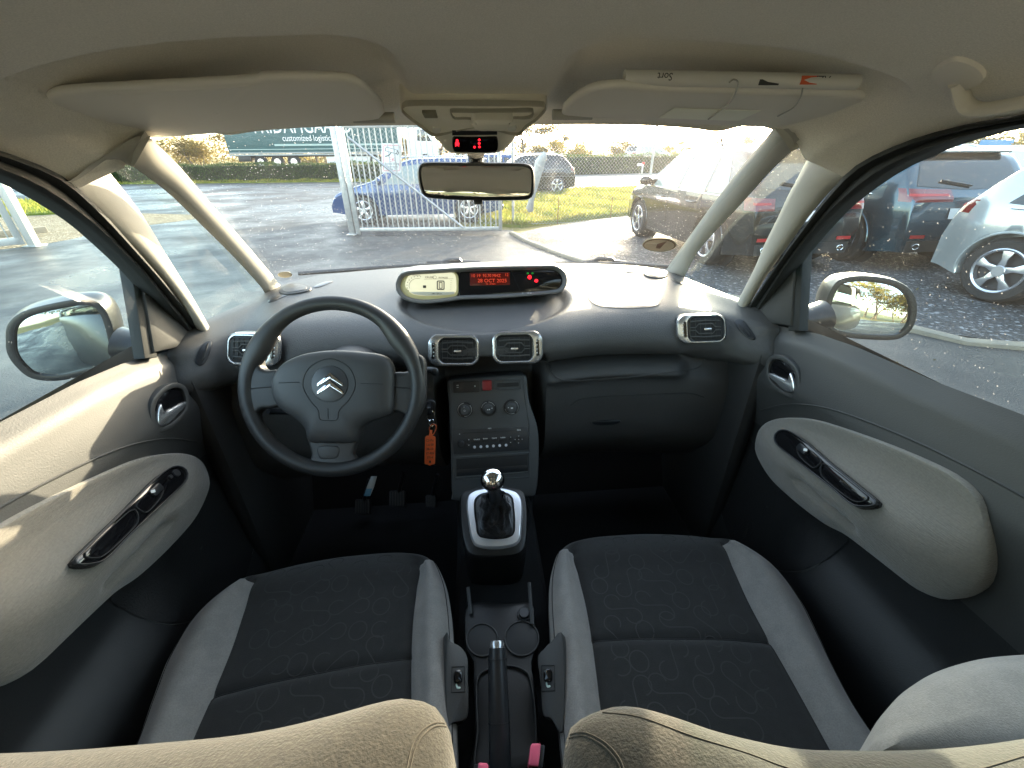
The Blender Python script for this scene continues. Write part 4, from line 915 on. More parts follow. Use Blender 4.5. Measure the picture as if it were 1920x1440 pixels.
# cross seam and stitched valleys
rs = (3+3)*K+1
for i, row in enumerate(G):
    for j, p in enumerate(row):
        if 4*K <= j <= 8*K: p.z -= .007*math.exp(-((i-rs)/.8)**2)
        for s in (4*K, 8*K):
            if i >= 3*K: p.z -= .006*math.exp(-((j-s)/.9)**2)
def seat(side):
    M = Matrix() if side > 0 else Matrix.Translation(V((-.013, .0, 0))) @ Matrix.Scale(-1, 4, V((1, 0, 0)))
    g = [[M @ p for p in row] for row in G]
    root = grid("front_seat", g, M_SEATD, car)
    vs = None
    for (a, b_) in ((2*K-3, 4*K), (8*K, 10*K+3)):
        rows = []
        for i in range(3*K, len(g)):
            row = []
            for j in range(a, b_+1):
                x = (g[i][min(j+1, ncol-1)]-g[i][j-1]); y = (g[min(i+1, len(g)-1)][j]-g[i-1][j]); n_ = x.cross(y).normalized(); n_ = n_ if n_.z > 0 or abs(n_.z) < .2 and False else (n_ if n_.z > 0 else -n_)
                e = .0028 if a < j < b_ and i > 3*K else -.001
                row.append(g[i][j]+n_*e)
            rows.append(row)
        o = grid("side_bolster", rows, M_SEATG, root)
        mb = MB(); mb.tube([rows[i][4 if a < 4*K else -5]+V((0, 0, .0008)) for i in range(1, len(rows))], .0009, 4); mb.build("bolster_seam", M_SEATD, root)
    mb = MB(); mb.tube([p+V((0, 0, .0005)) for p in g[rs][4*K:8*K+1]], .0012, 5); mb.build("cushion_seam", M_BLACK, root)
    # woven squiggle and circle pattern, laid on the dark centre panel
    tree = bvh(root); mb = MB(); rnd = random.Random(5 if side > 0 else 9)
    def lay(P, cl):
        q = []
        for x, y in P:
            h = tree.ray_cast(V((x, y, .8)), V((0, 0, -1)))
            if h[0] is None or h[0].z < .55: return
            q.append(h[0]+V((0, 0, .0003)))
        # thin flat ribbon
        n_ = len(q); vs = []; fs = []
        for i in range(n_):
            t = (q[(i+1) % n_]-q[i-1]) if cl else (q[min(i+1, n_-1)]-q[max(i-1, 0)]); s = V((-t.y, t.x, 0)).normalized()*.0011
            vs += [q[i]+s, q[i]-s]
        for i in range(n_ if cl else n_-1):
            j = (i+1) % n_; fs.append((2*i, 2*i+1, 2*j+1, 2*j))
        mb.add(vs, fs)
    def inside(x, y):
        for i in range(3*K-6, len(g)-1):
            if (g[i][4*K].y-y)*(g[i+1][4*K].y-y) <= 0:
                a, b_ = sorted((g[i][4*K].x, g[i][8*K].x)); return a+.012 < x < b_-.012
        return False
    cell = .062; cy0, cy1 = .24, .66
    jrow = 0; y = cy0
    while y < cy1:
        x = (-.62 if side < 0 else .02)+(.5*cell if jrow % 2 else 0); i = 0
        while x < (.0 if side < 0 else .62):
            px_, py_ = x+rnd.uniform(-.004, .004), y+rnd.uniform(-.004, .004); r_ = .0165
            if (i+jrow*2) % 3 == 0:
                P = [(px_+r_*math.cos(a), py_+r_*math.sin(a)*1.1) for a in [k*.2618 for k in range(24)]]
                if all(inside(*p) for p in P): lay(P, True)
            else:
                # S-curve: two loops joined
                th = rnd.choice((0, math.pi/2, math.pi/4, -math.pi/4)); P = []
                for k in range(30):
                    a = math.radians(-40+260*k/29); P.append((-.024+.0155*math.cos(a+math.pi*.5), .0155*math.sin(a+math.pi*.5)))
                for k in range(30):
                    a = math.radians(180-220+0-260*k/29+80); P.append((.024+.0155*math.cos(a+math.pi*.5), .0155*math.sin(a+math.pi*.5)))
                c_, s_ = math.cos(th), math.sin(th); P = [(px_+a*c_-b2*s_, py_+a*s_+b2*c_) for a, b2 in P]
                ok = [inside(*p) for p in P]
                if all(ok): lay([(p.x, p.y) for p in spl([V((a, b2, 0)) for a, b2 in P], 60)], False)
                elif all(ok[:30]): lay(P[:30], False)
                elif all(ok[30:]): lay(P[30:], False)
            x += cell; i += 1
        y += cell*.82; jrow += 1
    if mb.v: mb.build("woven_pattern", M_PATT, root)
    # backrest: top contour traced for each seat
    if side > 0: F_ = [(1052, 1620), (1056, 1480), (1058, 1410), (1070, 1365), (1108, 1339), (1150, 1330), (1205, 1338), (1300, 1370), (1400, 1396), (1480, 1410), (1560, 1413), (1700, 1412), (1820, 1402), (1920, 1387), (2050, 1362), (2200, 1345), (2350, 1380), (2420, 1450)]
    else: F_ = [(852, 1620), (850, 1480), (848, 1400), (840, 1362), (815, 1325), (780, 1313), (735, 1318), (640, 1344), (540, 1368), (440, 1384), (300, 1397), (150, 1409), (0, 1415), (-120, 1412), (-260, 1392), (-380, 1390), (-520, 1430), (-600, 1520)]
    Pn = [at(x, y, Z=1.055) for x, y in F_]; xo = Pn[-1].x; xi = Pn[0].x
    Pn += [V((xo, -.10, 1.055)), V((lerp(xo, xi, .15), -.15, 1.055)), V((lerp(xo, xi, .5), -.16, 1.055)), V((lerp(xo, xi, .88), -.15, 1.055)), V((xi, -.10, 1.055))]
    P = spl(Pn, 150, True); c = V((lerp(xi, xo, .5), -.02, 1.055)); rows = []
    for dz, sc, dy in ((-.46, .97, .07), (-.3, .98, .05), (-.15, .99, .015), (-.05, 1.0, .0), (-.015, 1.0, 0)):
        rows.append([c+V(((p.x-c.x)*sc, (p.y-c.y)*sc+dy, dz)) for p in P])
    for k in range(14):
        s = 1-(k/13)**1.5*.98; rows.append([c+(p-c)*s+V((0, 0, .042*(1-s**4)**.5)) for p in P])
    br = grid("seat_backrest", rows, M_SEATT, root, closed_u=True)
    tb = bvh(br)
    sm_ = [[(1062, 1385), (1095, 1380), (1130, 1398), (1155, 1425), (1165, 1445)], [(1060, 1380), (1096, 1374), (1135, 1393), (1160, 1420), (1171, 1445)], [(1130, 1336), (1200, 1345), (1300, 1381), (1400, 1412), (1470, 1438), (1530, 1452)], [(1800, 1452), (1860, 1436), (1920, 1418), (1980, 1400)]] if side > 0 else [[(842, 1358), (815, 1356), (790, 1372), (772, 1400), (762, 1445)], [(845, 1364), (818, 1362), (795, 1378), (778, 1405), (768, 1445)]]
    for s_ in sm_: seam("backrest_seam", s_, tb, .0006, M_THREAD, root, 30, .0001)
    # outer wing bolster
    W = [(1637, 1420), (1640, 1390), (1655, 1345), (1685, 1305), (1735, 1272), (1800, 1250), (1870, 1240), (1960, 1238), (2080, 1255), (2180, 1330), (2200, 1450), (2000, 1480), (1760, 1470)]
    P = spl([M @ at(x, y, Z=.89) for x, y in W], 70, True); c = sum(P, V((0, 0, 0)))/len(P); rows = [[c+(p-c)*.95+V((0, -.03, -.34)) for p in P], [c+(p-c)*.99+V((0, -.01, -.16)) for p in P], [p+V((0, 0, -.03)) for p in P]]
    for k in range(14):
        s = 1-(k/13)**1.5*.98; rows.append([c+(p-c)*s+V((0, 0, .045*(1-s**3)**.5)) for p in P])
    grid("outer_bolster", rows, M_SEATG, root, closed_u=True)
    mb = MB(); xm = .32*side; mb.box((xm, -.13, 1.22), (.26, .10, .17), .045); mb.tube([V((xm-.05, -.1, 1.02)), V((xm-.05, -.12, 1.18))], .006, 8); mb.tube([V((xm+.05, -.1, 1.02)), V((xm+.05, -.12, 1.18))], .006, 8); mb.build("headrest", M_SEATG, root)
    mb = MB(); mb.box((xm, .38, .42), (.40, .5, .16), .03); mb.build("seat_base", M_DLOW, root)
    return root
seat(1); seat(-1)

# ================================================================ SUN VISORS
VP = Pl((0, .62, 1.490), (0, -.215, -.977))
def visor(px_, side):
    o = cpx(px_, 90); P = [VP.on(x, y) for x, y in o]; P = ccw(P, VP.n); c = sum(P, V((0, 0, 0)))/len(P)
    rows = [[c+(p-c)*.5-VP.n*.0115 for p in P], [c+(p-c)*.9-VP.n*.011 for p in P]]
    for k in range(7):
        a = math.pi*k/6; rows.append([q-VP.n*(.0055+.0055*math.cos(a)) for q in inset(P, VP.n, .004+.006*(1-math.sin(a)))])
    for k in range(1, 10): s = 1-k/9*.99; rows.append([c+(p-c)*s*.975+VP.n*.003*(1-s*s) for p in P])
    v = grid("sun_visor", rows, M_VIS, car, closed_u=True)
    return v
vl = visor([(74, 197), (80, 184), (110, 174), (220, 167), (350, 160), (470, 153), (480, 148), (560, 146), (600, 147), (650, 150), (682, 160), (708, 182), (726, 203), (728, 216), (718, 226), (690, 230), (600, 238), (500, 245), (400, 254), (300, 261), (240, 256), (170, 240), (110, 222), (85, 210)], -1)
vr = visor([(1048, 218), (1052, 204), (1070, 188), (1098, 172), (1130, 164), (1170, 161), (1184, 163), (1300, 168), (1450, 173), (1580, 176), (1620, 180), (1640, 189), (1637, 200), (1605, 214), (1540, 230), (1470, 240), (1420, 241), (1330, 237), (1230, 231), (1140, 226), (1080, 222)], 1)
VQ = Pl(VP.p+VP.n*.0034, VP.n)
lab = plate("visor_label", [(1235.5, 220.4), (1264, 202), (1427, 207), (1384, 226)], VQ, .0008, mat("label_pale", (.95, .94, .80), .6), vr, .0002)
mb = MB()
for P in ([(1367.8, 154.5), (1375, 149), (1383, 153), (1381, 168), (1373, 186), (1357, 202), (1328, 223.6)],): mb.tube([VQ.on(x, y, .002) for x, y in opx(P, 24)], .0011, 5)
mb.tube([VQ.on(x, y, .002) for x, y in opx([(1505, 166), (1500, 184), (1487, 202), (1458, 218)], 24)], .0010, 5)
mb.build("elastic_strap", mat("strap_grey", (.33, .31, .24), .4), vr)
for v, x, y in ((vl, 700, 226), (vr, 1075, 220)):
    mb = MB(); c = VP.on(x, y); mb.tube([c+V((-.03, .008, .004)), c+V((.03, .008, .004))], .007, 10); mb.build("visor_hook", M_TRIM, v)
roll_a, roll_b = at(1170, 145, Y=.625), at(1607, 154, Y=.61)
mb = MB(); mb.tube([roll_a, roll_a.lerp(roll_b, .5), roll_b], .0085, 20)
roll = mb.build("paper_roll", M_PAPER); tag(roll, "rolled white paper tucked above the passenger sun visor", "paper roll")
rd = (roll_b-roll_a).normalized(); fwd = (roll_a.lerp(roll_b, .5)-CAM).normalized(); upv = rd.cross(fwd).normalized()*-1
upv = upv if upv.z > 0 else -upv
def rtext(s, x, y, sz, m): 
    t = (x-1170)/(1607-1170); t = min(1, max(0, t)); p = roll_a.lerp(roll_b, t)-(p0 := (roll_a.lerp(roll_b, t)-CAM).normalized())*.0088+upv*.002; text("roll_lettering", s, p, -rd, -upv, sz, m, roll)
rtext("Sort", 1245, 146, .011, M_INK); rtext("AZ:", 1540, 153, .012, M_INK)
p = roll_a.lerp(roll_b, .79)-(roll_a.lerp(roll_b, .79)-CAM).normalized()*.0088+upv*.001
mb = MB(); mb.box(p, (.022, .0012, .009), 0); mb.build("orange_mark", M_ORANGE, roll)
p = roll_a.lerp(roll_b, .62)-(roll_a.lerp(roll_b, .62)-CAM).normalized()*.0088-upv*.002; mb = MB(); mb.box(p, (.026, .0012, .006), 0); mb.build("dark_mark", M_INK, roll)

# ================================================================ OVERHEAD CONSOLE
a, b_ = at(890, 195, Y=.735), at(890, 292, Y=.80); OP = Pl((a+b_)/2, V((1, 0, 0)).cross(b_-a)); OP.n = OP.n if OP.n.y < 0 else -OP.n
def Z4(P): return [(720+x/5.647, 180+y/5.647) for x, y in P]
oc = cpx(Z4([(165, 165), (190, 105), (260, 85), (600, 80), (1000, 82), (1400, 85), (1690, 92), (1740, 130), (1725, 175), (1620, 275), (1500, 360), (1420, 430), (1370, 500), (1310, 570), (1240, 612), (1150, 630), (940, 634), (740, 628), (650, 590), (590, 520), (500, 430), (380, 340), (260, 255)]), 90)
P = ccw([OP.on(x, y) for x, y in oc], OP.n); c = sum(P, V((0, 0, 0)))/len(P)
rows = [[p+V((0, .02, .03)) for p in P], [p-OP.n*.012 for p in P], [p-OP.n*.004 for p in inset(P, OP.n, .001)], [p for p in inset(P, OP.n, .005)]]+[[c+(q-c)*s+OP.n*(.006*(1-s*s)) for q in inset(P, OP.n, .006)] for s in (.95, .85, .7, .5, .3, .1, .01)]
oh = grid("overhead_console", rows, M_CONS, car, closed_u=True)
OQ = Pl(OP.p+OP.n*.0062, OP.n)
plate("belt_reminder_display", cpx(Z4([(722, 500), (730, 445), (770, 436), (950, 434), (1160, 434), (1200, 450), (1207, 510), (1195, 570), (1150, 583), (950, 586), (770, 582), (735, 560)]), 50), OQ, .003, M_GLOSS, oh, .001, base=-.01)
plate("display_strip", Z4([(722, 372), (1198, 366), (1198, 405), (722, 412)]), OQ, .0012, M_SATIN, oh, .0003, base=-.01)
plate("sensor_patch", Z4([(402, 175), (548, 175), (568, 230), (432, 230)]), OQ, .001, mat("sensor_beige", (.27, .25, .19), .5), oh, .0003, base=-.01)
mb = MB()
for x, y in ((1008, 463), (1008, 500), (1010, 537), (958, 540)): mb.disc(OQ.on(*Z4([(x, y)])[0], .003), OQ.n, .0019, .0008, 12)
q = Z4([(774, 468)])[0]; mb.disc(OQ.on(*q, .003), OQ.n, .0019, .0008, 12)
plate_mb(mb, [OQ.on(x, y, .003) for x, y in cpx(Z4([(765, 478), (783, 478), (797, 505), (790, 520), (798, 534), (782, 524), (766, 524), (752, 534), (758, 520), (752, 505)]), 20)], OQ.n, .0008, .0002)
mb.build("belt_warning_lamp", M_REDL, oh)
# swing-out handle bar across the console, with map light lenses
M_GRV = mat("groove_trim", (.46, .44, .37), .6)
frame("console_edge", [(x, y) for x, y in cpx(Z4([(185, 165), (205, 118), (270, 100), (600, 96), (1000, 98), (1400, 101), (1680, 108), (1718, 135), (1700, 175), (1605, 270), (1490, 350), (1410, 420)]+[(590, 505), (510, 425), (390, 338), (275, 255)][:0]+[(1000, 335), (590, 420), (505, 420), (390, 335), (275, 250)]), 80)], OQ, .0007, .0012, M_GRV, oh, base=-.01)
frame("panel_groove", cpx(Z4([(700, 165), (760, 160), (940, 162), (1330, 160), (1560, 156), (1588, 175), (1560, 225), (1480, 238), (1350, 240), (1290, 320), (1000, 322), (920, 245), (760, 240), (725, 225)]), 60), OQ, .0011, .0024, M_GRV, oh, base=-.01)
plate("light_switch_bar", cpx(Z4([(960, 170), (1150, 165), (1330, 172), (1362, 212), (1300, 290), (1250, 310), (1120, 308), (990, 304), (925, 248), (930, 205)]), 50), OQ, .016, M_CONS, oh, .007, base=-.01)
M_LENS = mat("lens_clear", (.75, .76, .72), .1, spec=.8)
for L_ in ([(512, 352), (560, 350), (600, 356), (590, 380), (550, 392), (525, 380)], [(1310, 345), (1350, 332), (1398, 330), (1395, 355), (1370, 372), (1325, 366)]): plate("map_light", cpx(Z4(L_), 20), OQ, .0018, M_LENS, oh, .0008, base=-.01)

# ================================================================ REAR VIEW MIRROR
RP = Pl((0, .80, 1.382), (-.035, -1, .19))
mo = cpx(Z4([(357, 850), (358, 770), (385, 715), (450, 697), (700, 697), (1000, 700), (1350, 703), (1500, 712), (1570, 745), (1593, 800), (1597, 900), (1590, 1010), (1560, 1075), (1480, 1097), (1250, 1103), (1000, 1103), (750, 1096), (520, 1080), (430, 1060), (385, 990)]), 80)
P = ccw([RP.on(x, y) for x, y in mo], RP.n); c = sum(P, V((0, 0, 0)))/len(P)
rows = [[c+(p-c)*.02-RP.n*.034 for p in P], [c+(p-c)*.55-RP.n*.032 for p in P], [c+(p-c)*.85-RP.n*.022 for p in P], [p-RP.n*.008 for p in P], [p for p in P], [p+RP.n*.003 for p in inset(P, RP.n, .0025)], [p+RP.n*.002 for p in inset(P, RP.n, .0055)], [p-RP.n*.002 for p in inset(P, RP.n, .006)]]
rv = grid("rear_view_mirror", rows, M_SATIN, car, closed_u=True)
mb = MB(); plate_mb(mb, inset(P, RP.n, .0058), RP.n, .0008, .0002, -.003); mb.build("mirror_glass", mat("mirror_warm", (.97, .95, .88), .02, 1), rv)
mb = MB(); t_ = at(892, 303, Y=.825); mb.tube([t_+V((0, 0, -.01)), at(892, 296, Y=.83), at(892, 284, Y=.82)], [.012, .013, .016], 12); mb.build("mirror_stem", M_SATIN, rv)
plate("dipping_lever", Z4([(948, 1092), (1042, 1092), (1038, 1145), (955, 1148)]), RP, .004, M_SATIN, rv, .001, base=-.006)
# ================================================================ GRAB HANDLE
for sg in (1, -1):
    Pp = [(1795, 150), (1806, 163), (1822, 172), (1850, 172), (1900, 162), (1960, 150), (2040, 140), (2070, 130)]; Q = [hit(x, y, T_HEAD) for x, y in Pp]; hs = [.0, .006, .013, .017, .018, .017, .012, 0]
    if all(Q):
        Q = [V((sg*q.x, q.y, q.z-h_)) for q, h_ in zip(Q, hs)]; mb = MB(); mb.tube(spl(Q, 30), .0065, 12, flat=1.5); gh = mb.build("grab_handle", M_VIS, car)
        e = [hit(x, y, T_HEAD) for x, y in cpx([(1748, 140), (1760, 120), (1795, 105), (1835, 118), (1850, 140), (1820, 160), (1780, 165)], 30)]
        if all(e):
            e = [V((sg*q.x, q.y, q.z)) for q in e]; mb = MB(); plate_mb(mb, e, (0, 0, -1), .005, .003, -.004); mb.build("handle_mount", M_VIS, gh)
# ================================================================ WINDSCREEN STICKERS, WIPERS
def wplate(name, px_, m, par, off):
    P = [hit(x, y, T_WIND, off) for x, y in px_]; n_ = V((0, -.85, .52)); mb = MB(); plate_mb(mb, P, n_, .0006, .0001); return mb.build(name, m, par)
def ell(cx_, cy_, a, b2, n_=40): return [(cx_+a*math.cos(k*math.tau/n_), cy_+b2*math.sin(k*math.tau/n_)) for k in range(n_)]
MSB = mat("sticker_brown", (.30, .16, .11), .6); MSW = mat("sticker_pale", (.80, .72, .55), .6)
stk = wplate("parking_disc_sticker", ell(1236.5, 457.5, 32, 13), MSW, car, .003)
wplate("sticker_ring", ell(1236.5, 457.5, 30.5, 12), MSB, stk, .004); wplate("sticker_face", ell(1236.5, 457.5, 28.5, 10.8), mat("sticker_peach", (.66, .50, .36), .6), stk, .005)
wplate("sticker_arrow", [(1230, 462), (1233, 454), (1251, 449), (1243, 457), (1238, 463)], MSB, stk, .006)
wplate("oval_sticker", ell(534, 513.5, 13.5, 5.6), MSW, car, .003)
for pts in ([(800, 494), (830, 493), (842, 489), (862, 488), (866, 493), (900, 494)], [(1092, 494), (1112, 491), (1122, 486), (1148, 486), (1152, 491), (1180, 494)]):
    mb = MB(); Q = [at(x, y, Y=1.56) for x, y in pts]; mb.tube(Q, .009, 8); mb.build("wiper_arm", M_SATIN, car)
mb = MB(); mb.tube([at(x, y, Y=1.53) for x, y in ((560, 513), (700, 503), (800, 497), (900, 495), (1050, 494), (1180, 495), (1260, 500))], .007, 8); mb.build("windscreen_cowl", M_SATIN, car)

for lab_, pts in (("dry twig stuck on the windscreen just right of the fence post", [(1247, 256), (1246, 266), (1249, 272), (1262, 266), (1278, 261), (1290, 253), (1300, 245)]), ("short thin twig stuck on the windscreen near the black car's roof", [(1351, 262), (1355, 283), (1362, 274), (1372, 265), (1382, 256)])):
    P = [hit(x, y, T_WIND, -.004) for x, y in opx(pts, 16)]
    if all(P): mb = MB(); mb.tube(P, [.0016*(1-.05*k) for k in range(16)], 5); tag(mb.build("twig", mat("twig_brown", (.05, .035, .025), .8)), lab_, "twig")
# ================================================================ KEY TAG
TPp = Pl(at(807, 845, Y=.85), (.12, -.95, .2))
mb = MB(); out = [(797, 820), (800, 817), (804, 817), (806, 806), (811, 806), (810, 816), (816, 819), (817, 822), (815.5, 869), (812, 870), (806, 873), (801, 870.5), (796.5, 869), (796, 866)]
plate_mb(mb, [TPp.on(x, y) for x, y in out], TPp.n, .0016, .0005); kt_ = mb.build("key_tag", M_ORANGE); tag(kt_, "orange plastic key tag hanging from the ignition right of the steering wheel", "key tag")
mb = MB(); mb.tube([TPp.on(x, y, .001) for x, y in cpx([(808, 812), (805, 804), (808, 797), (814, 795), (818, 800), (816, 808), (812, 815)], 24)], .0011, 6, True); mb.build("tag_loop", M_ORANGE, kt_)
mb = MB(); mb.tube([TPp.on(x, y, .002) for x, y in cpx([(806, 790), (801, 783), (802, 774), (808, 770), (814, 775), (813, 785)], 24)], .0009, 6, True)
mb.tube([TPp.on(x, y, .003) for x, y in cpx([(806, 797), (804, 792), (808, 786), (813, 788), (814, 795), (810, 799)], 20)], .0007, 6, True); mb.build("key_ring", M_CHROME, kt_)
for s, y in (("C3 Pic", 826), ("1.6 08", 834), ("28-10", 842), ("17 426", 850), ("7714", 858)): ptext("tag_handwriting", s, 806, y, TPp, 4.5, M_INK, kt_, .0018, .9, -.04)
plate("tag_hole", rr(804.5, 863, 808, 867.5, 1), TPp, .0019, M_INK, kt_, .0002)
# ================================================================ OUTSIDE: GROUND
def noise_mix(m, cols, scale, rough=None, bump=None, detail=8, stretch=None):
    pass
def ground_mat(name, c1, c2, sc, r1, r2, bs, bstr, speck=None, wetscale=.35, dist=.02):
    m = bpy.data.materials.new(name); m.use_nodes = True; t = m.node_tree; N = t.nodes; L = t.links; p = N["Principled BSDF"]
    tc = N.new("ShaderNodeTexCoord"); P_ = tc.outputs["Object"]
    def noise(s, d=8, r=.6):
        n = N.new("ShaderNodeTexNoise"); n.inputs["Scale"].default_value = s; n.inputs["Detail"].default_value = d; n.inputs["Roughness"].default_value = r; L.new(P_, n.inputs["Vector"]); return n.outputs["Fac"]
    def rng(i, a, b, c, d):
        r = N.new("ShaderNodeMapRange"); r.inputs[1].default_value = a; r.inputs[2].default_value = b; r.inputs[3].default_value = c; r.inputs[4].default_value = d; L.new(i, r.inputs[0]); return r.outputs[0]
    def mix(f, a, b):
        x = N.new("ShaderNodeMix"); x.data_type = 'RGBA'; L.new(f, x.inputs[0])
        for k, v in ((6, a), (7, b)):
            if isinstance(v, tuple): x.inputs[k].default_value = (*v, 1)
            else: L.new(v, x.inputs[k])
        return x.outputs[2]
    base = mix(rng(noise(sc), .35, .65, 0, 1), c1, c2)
    if speck:
        v = N.new("ShaderNodeTexVoronoi"); v.inputs["Scale"].default_value = speck[0]; L.new(P_, v.inputs["Vector"]); sp = N.new("ShaderNodeSeparateColor"); L.new(v.outputs["Color"], sp.inputs[0])
        base = mix(rng(sp.outputs[0], speck[2], 1, 0, 1), base, speck[1])
        base = mix(rng(sp.outputs[1], .0, 1, .0, .55), base, tuple(k*.4 for k in c1))
    L.new(base, p.inputs["Base Color"])
    L.new(rng(noise(wetscale, 5, .65), .42, .6, r1, r2), p.inputs["Roughness"])
    p.inputs["Specular IOR Level"].default_value = .2; b = N.new("ShaderNodeBump"); b.inputs["Strength"].default_value = bstr; b.inputs["Distance"].default_value = dist
    if speck: L.new(v.outputs["Distance"], b.inputs["Height"])
    else: L.new(noise(bs, 4), b.inputs["Height"])
    L.new(b.outputs[0], p.inputs["Normal"]); MATS[name] = m; return m
M_ASPH = ground_mat("wet_asphalt", (.034, .039, .043), (.066, .067, .066), 1.1, .27, .62, 70, .5)
M_GRAV = ground_mat("wet_gravel", (.06, .062, .065), (.10, .10, .105), 1.3, .45, .75, 60, 1, speck=(38, (.42, .42, .43), .80))
M_DIRT = ground_mat("brown_gravel", (.20, .16, .10), (.30, .25, .17), 2, .8, .95, 40, 1, speck=(30, (.5, .44, .33), .8))
M_GRASSB = ground_mat("grass_soil", (.09, .13, .02), (.22, .22, .04), 1.5, .9, 1, 30, 1)
M_ROAD = ground_mat("pale_road", (.20, .20, .19), (.27, .26, .25), .6, .3, .6, 50, .4)
M_FIELD = ground_mat("field", (.16, .15, .05), (.24, .20, .08), .05, .9, 1, 3, .5)
M_GALV = mat("galvanised_steel", (.42, .44, .45), .42, .7, var=(14, (.33, .35, .36)))
M_KERB = mat("concrete_kerb", (.22, .195, .155), .85, bump=(50, .5), var=(6, (.28, .24, .18)))
def sheet(name, P, z, m, kind="structure", h=0):
    P = [V((x, y, z)) for x, y in P]; vs = P+[V((p.x, p.y, z-.4)) for p in P]; n = len(P)
    fs = [tuple(t) for t in tessellate_polygon([P])]+[(i, (i+1) % n, n+(i+1) % n, n+i) for i in range(n)]
    return mk(name, vs, fs, m, None, False, kind)
grid("ground", [[(-900, -500, -.012), (900, -500, -.012)], [(-900, 1500, -.012), (900, 1500, -.012)]], M_FIELD, None, kind="structure")
sheet("asphalt_yard", [(-14, -14), (12, -14), (12, 1.5), (4.4, 2.75), (3.8, 3.2), (2.6, 4.4), (1.95, 5.4), (1.46, 6.4), (1.0, 7.7), (.74, 8.8), (.80, 9.4), (-.4, 9.9), (-.6, 13), (-1, 20), (-3, 29.5), (-45, 34), (-45, -14)], 0, M_ASPH)
sheet("gravel_parking", [(.78, 8.9), (1.05, 7.75), (1.5, 6.45), (2.0, 5.45), (2.65, 4.45), (3.85, 3.25), (4.5, 2.8), (12, 1.55), (22, 1), (22, 14), (5.2, 12), (2.6, 10.5), (1.4, 9.6)], .004, M_GRAV)
sheet("brown_gravel_strip", [(-8.3, 8.9), (-8.2, 9.6), (-8.4, 10.6), (-7.6, 12), (-7.2, 13.2), (-9, 13.8), (-12.5, 15), (-20, 16), (-40, 10), (-30, -8), (-14, .6), (-10.6, 5.8)], .004, M_DIRT)
kp = spl([V((x, y, .0)) for x, y in ((.72, 8.95), (1.0, 7.75), (1.46, 6.42), (1.95, 5.42), (2.6, 4.42), (3.8, 3.22), (4.45, 2.72), (8, 2.05), (12, 1.5), (20, .9))], 70)
mb = MB(); vs = []; fs = []
for i, p in enumerate(kp):
    t = (kp[min(i+1, 69)]-kp[max(i-1, 0)]).normalized(); s = V((t.y, -t.x, 0))*.05; wob = .006*math.sin(i*1.7)
    vs += [p-s+V((0, 0, -.05)), p-s+V((0, 0, .035+wob)), p-s*.7+V((0, 0, .045+wob)), p+s*.7+V((0, 0, .045+wob)), p+s+V((0, 0, .035+wob)), p+s+V((0, 0, -.05))]
for i in range(69):
    for k in range(5): fs.append((i*6+k, i*6+k+1, (i+1)*6+k+1, (i+1)*6+k))
mk("kerb", vs, fs, M_KERB, None, True, "structure")
GR = [(1.0, 9.75), (2.6, 10.7), (5.2, 12.2), (9, 14), (16, 16), (16, 21), (9, 20.6), (4, 20.2), (1.2, 19.6), (-.3, 19), (-.1, 12.5), (.1, 10.2)]
sheet("grass_verge", GR, .05, M_GRASSB)
sheet("pavement", [(-1.5, 20.2), (4, 20.6), (9, 21), (40, 22.5), (60, 40), (20, 38), (-3, 34)], .0, M_ROAD)
sheet("hedge_verge", [(-60, 31), (-23, 31.2), (-8, 30.2), (-3, 30.4), (-3, 34), (-60, 38)], .06, M_GRASSB)
sheet("left_verge", [(-11.3, 14.6), (-13, 16.4), (-16, 19), (-30, 22), (-40, 16), (-14, 13.6)], .05, M_GRASSB)
sheet("embankment", [(-140, 36), (-20, 34.5), (0, 35), (25, 39.5), (120, 60), (120, 130), (-140, 130)], .55, M_FIELD)
sheet("road", [(-140, 39.5), (-20, 37.5), (0, 38), (25, 43), (120, 63), (120, 72), (25, 51), (0, 45.5), (-20, 45), (-140, 47)], .56, M_ASPH)
# ================================================================ FOLIAGE
def leafmat(name, c1, c2, tr=.4):
    m = bpy.data.materials.new(name); m.use_nodes = True; N = m.node_tree.nodes; L = m.node_tree.links; N.remove(N["Principled BSDF"])
    tc = N.new("ShaderNodeTexCoord"); n = N.new("ShaderNodeTexNoise"); n.inputs["Scale"].default_value = 2.3; n.inputs["Detail"].default_value = 5; L.new(tc.outputs["Object"], n.inputs["Vector"])
    r = N.new("ShaderNodeMapRange"); r.inputs[1].default_value = .38; r.inputs[2].default_value = .62; L.new(n.outputs["Fac"], r.inputs[0])
    x = N.new("ShaderNodeMix"); x.data_type = 'RGBA'; L.new(r.outputs[0], x.inputs[0]); x.inputs[6].default_value = (*c1, 1); x.inputs[7].default_value = (*c2, 1)
    d = N.new("ShaderNodeBsdfDiffuse"); t = N.new("ShaderNodeBsdfTranslucent"); L.new(x.outputs[2], d.inputs[0]); L.new(x.outputs[2], t.inputs[0])
    s = N.new("ShaderNodeMixShader"); s.inputs[0].default_value = tr; L.new(d.outputs[0], s.inputs[1]); L.new(t.outputs[0], s.inputs[2]); L.new(s.outputs[0], N["Material Output"].inputs[0])
    return m
LM_HEDGE = leafmat("hedge_leaves", (.04, .075, .025), (.11, .15, .05)); LM_GOLD = leafmat("autumn_leaves", (.22, .165, .06), (.17, .145, .065), .5)
LM_OLIVE = leafmat("olive_leaves", (.16, .16, .05), (.34, .25, .07), .5); LM_GRASS = leafmat("grass_blades", (.16, .20, .04), (.38, .34, .08), .5)
M_BARK = mat("bark", (.12, .09, .06), .9, bump=(30, .8))
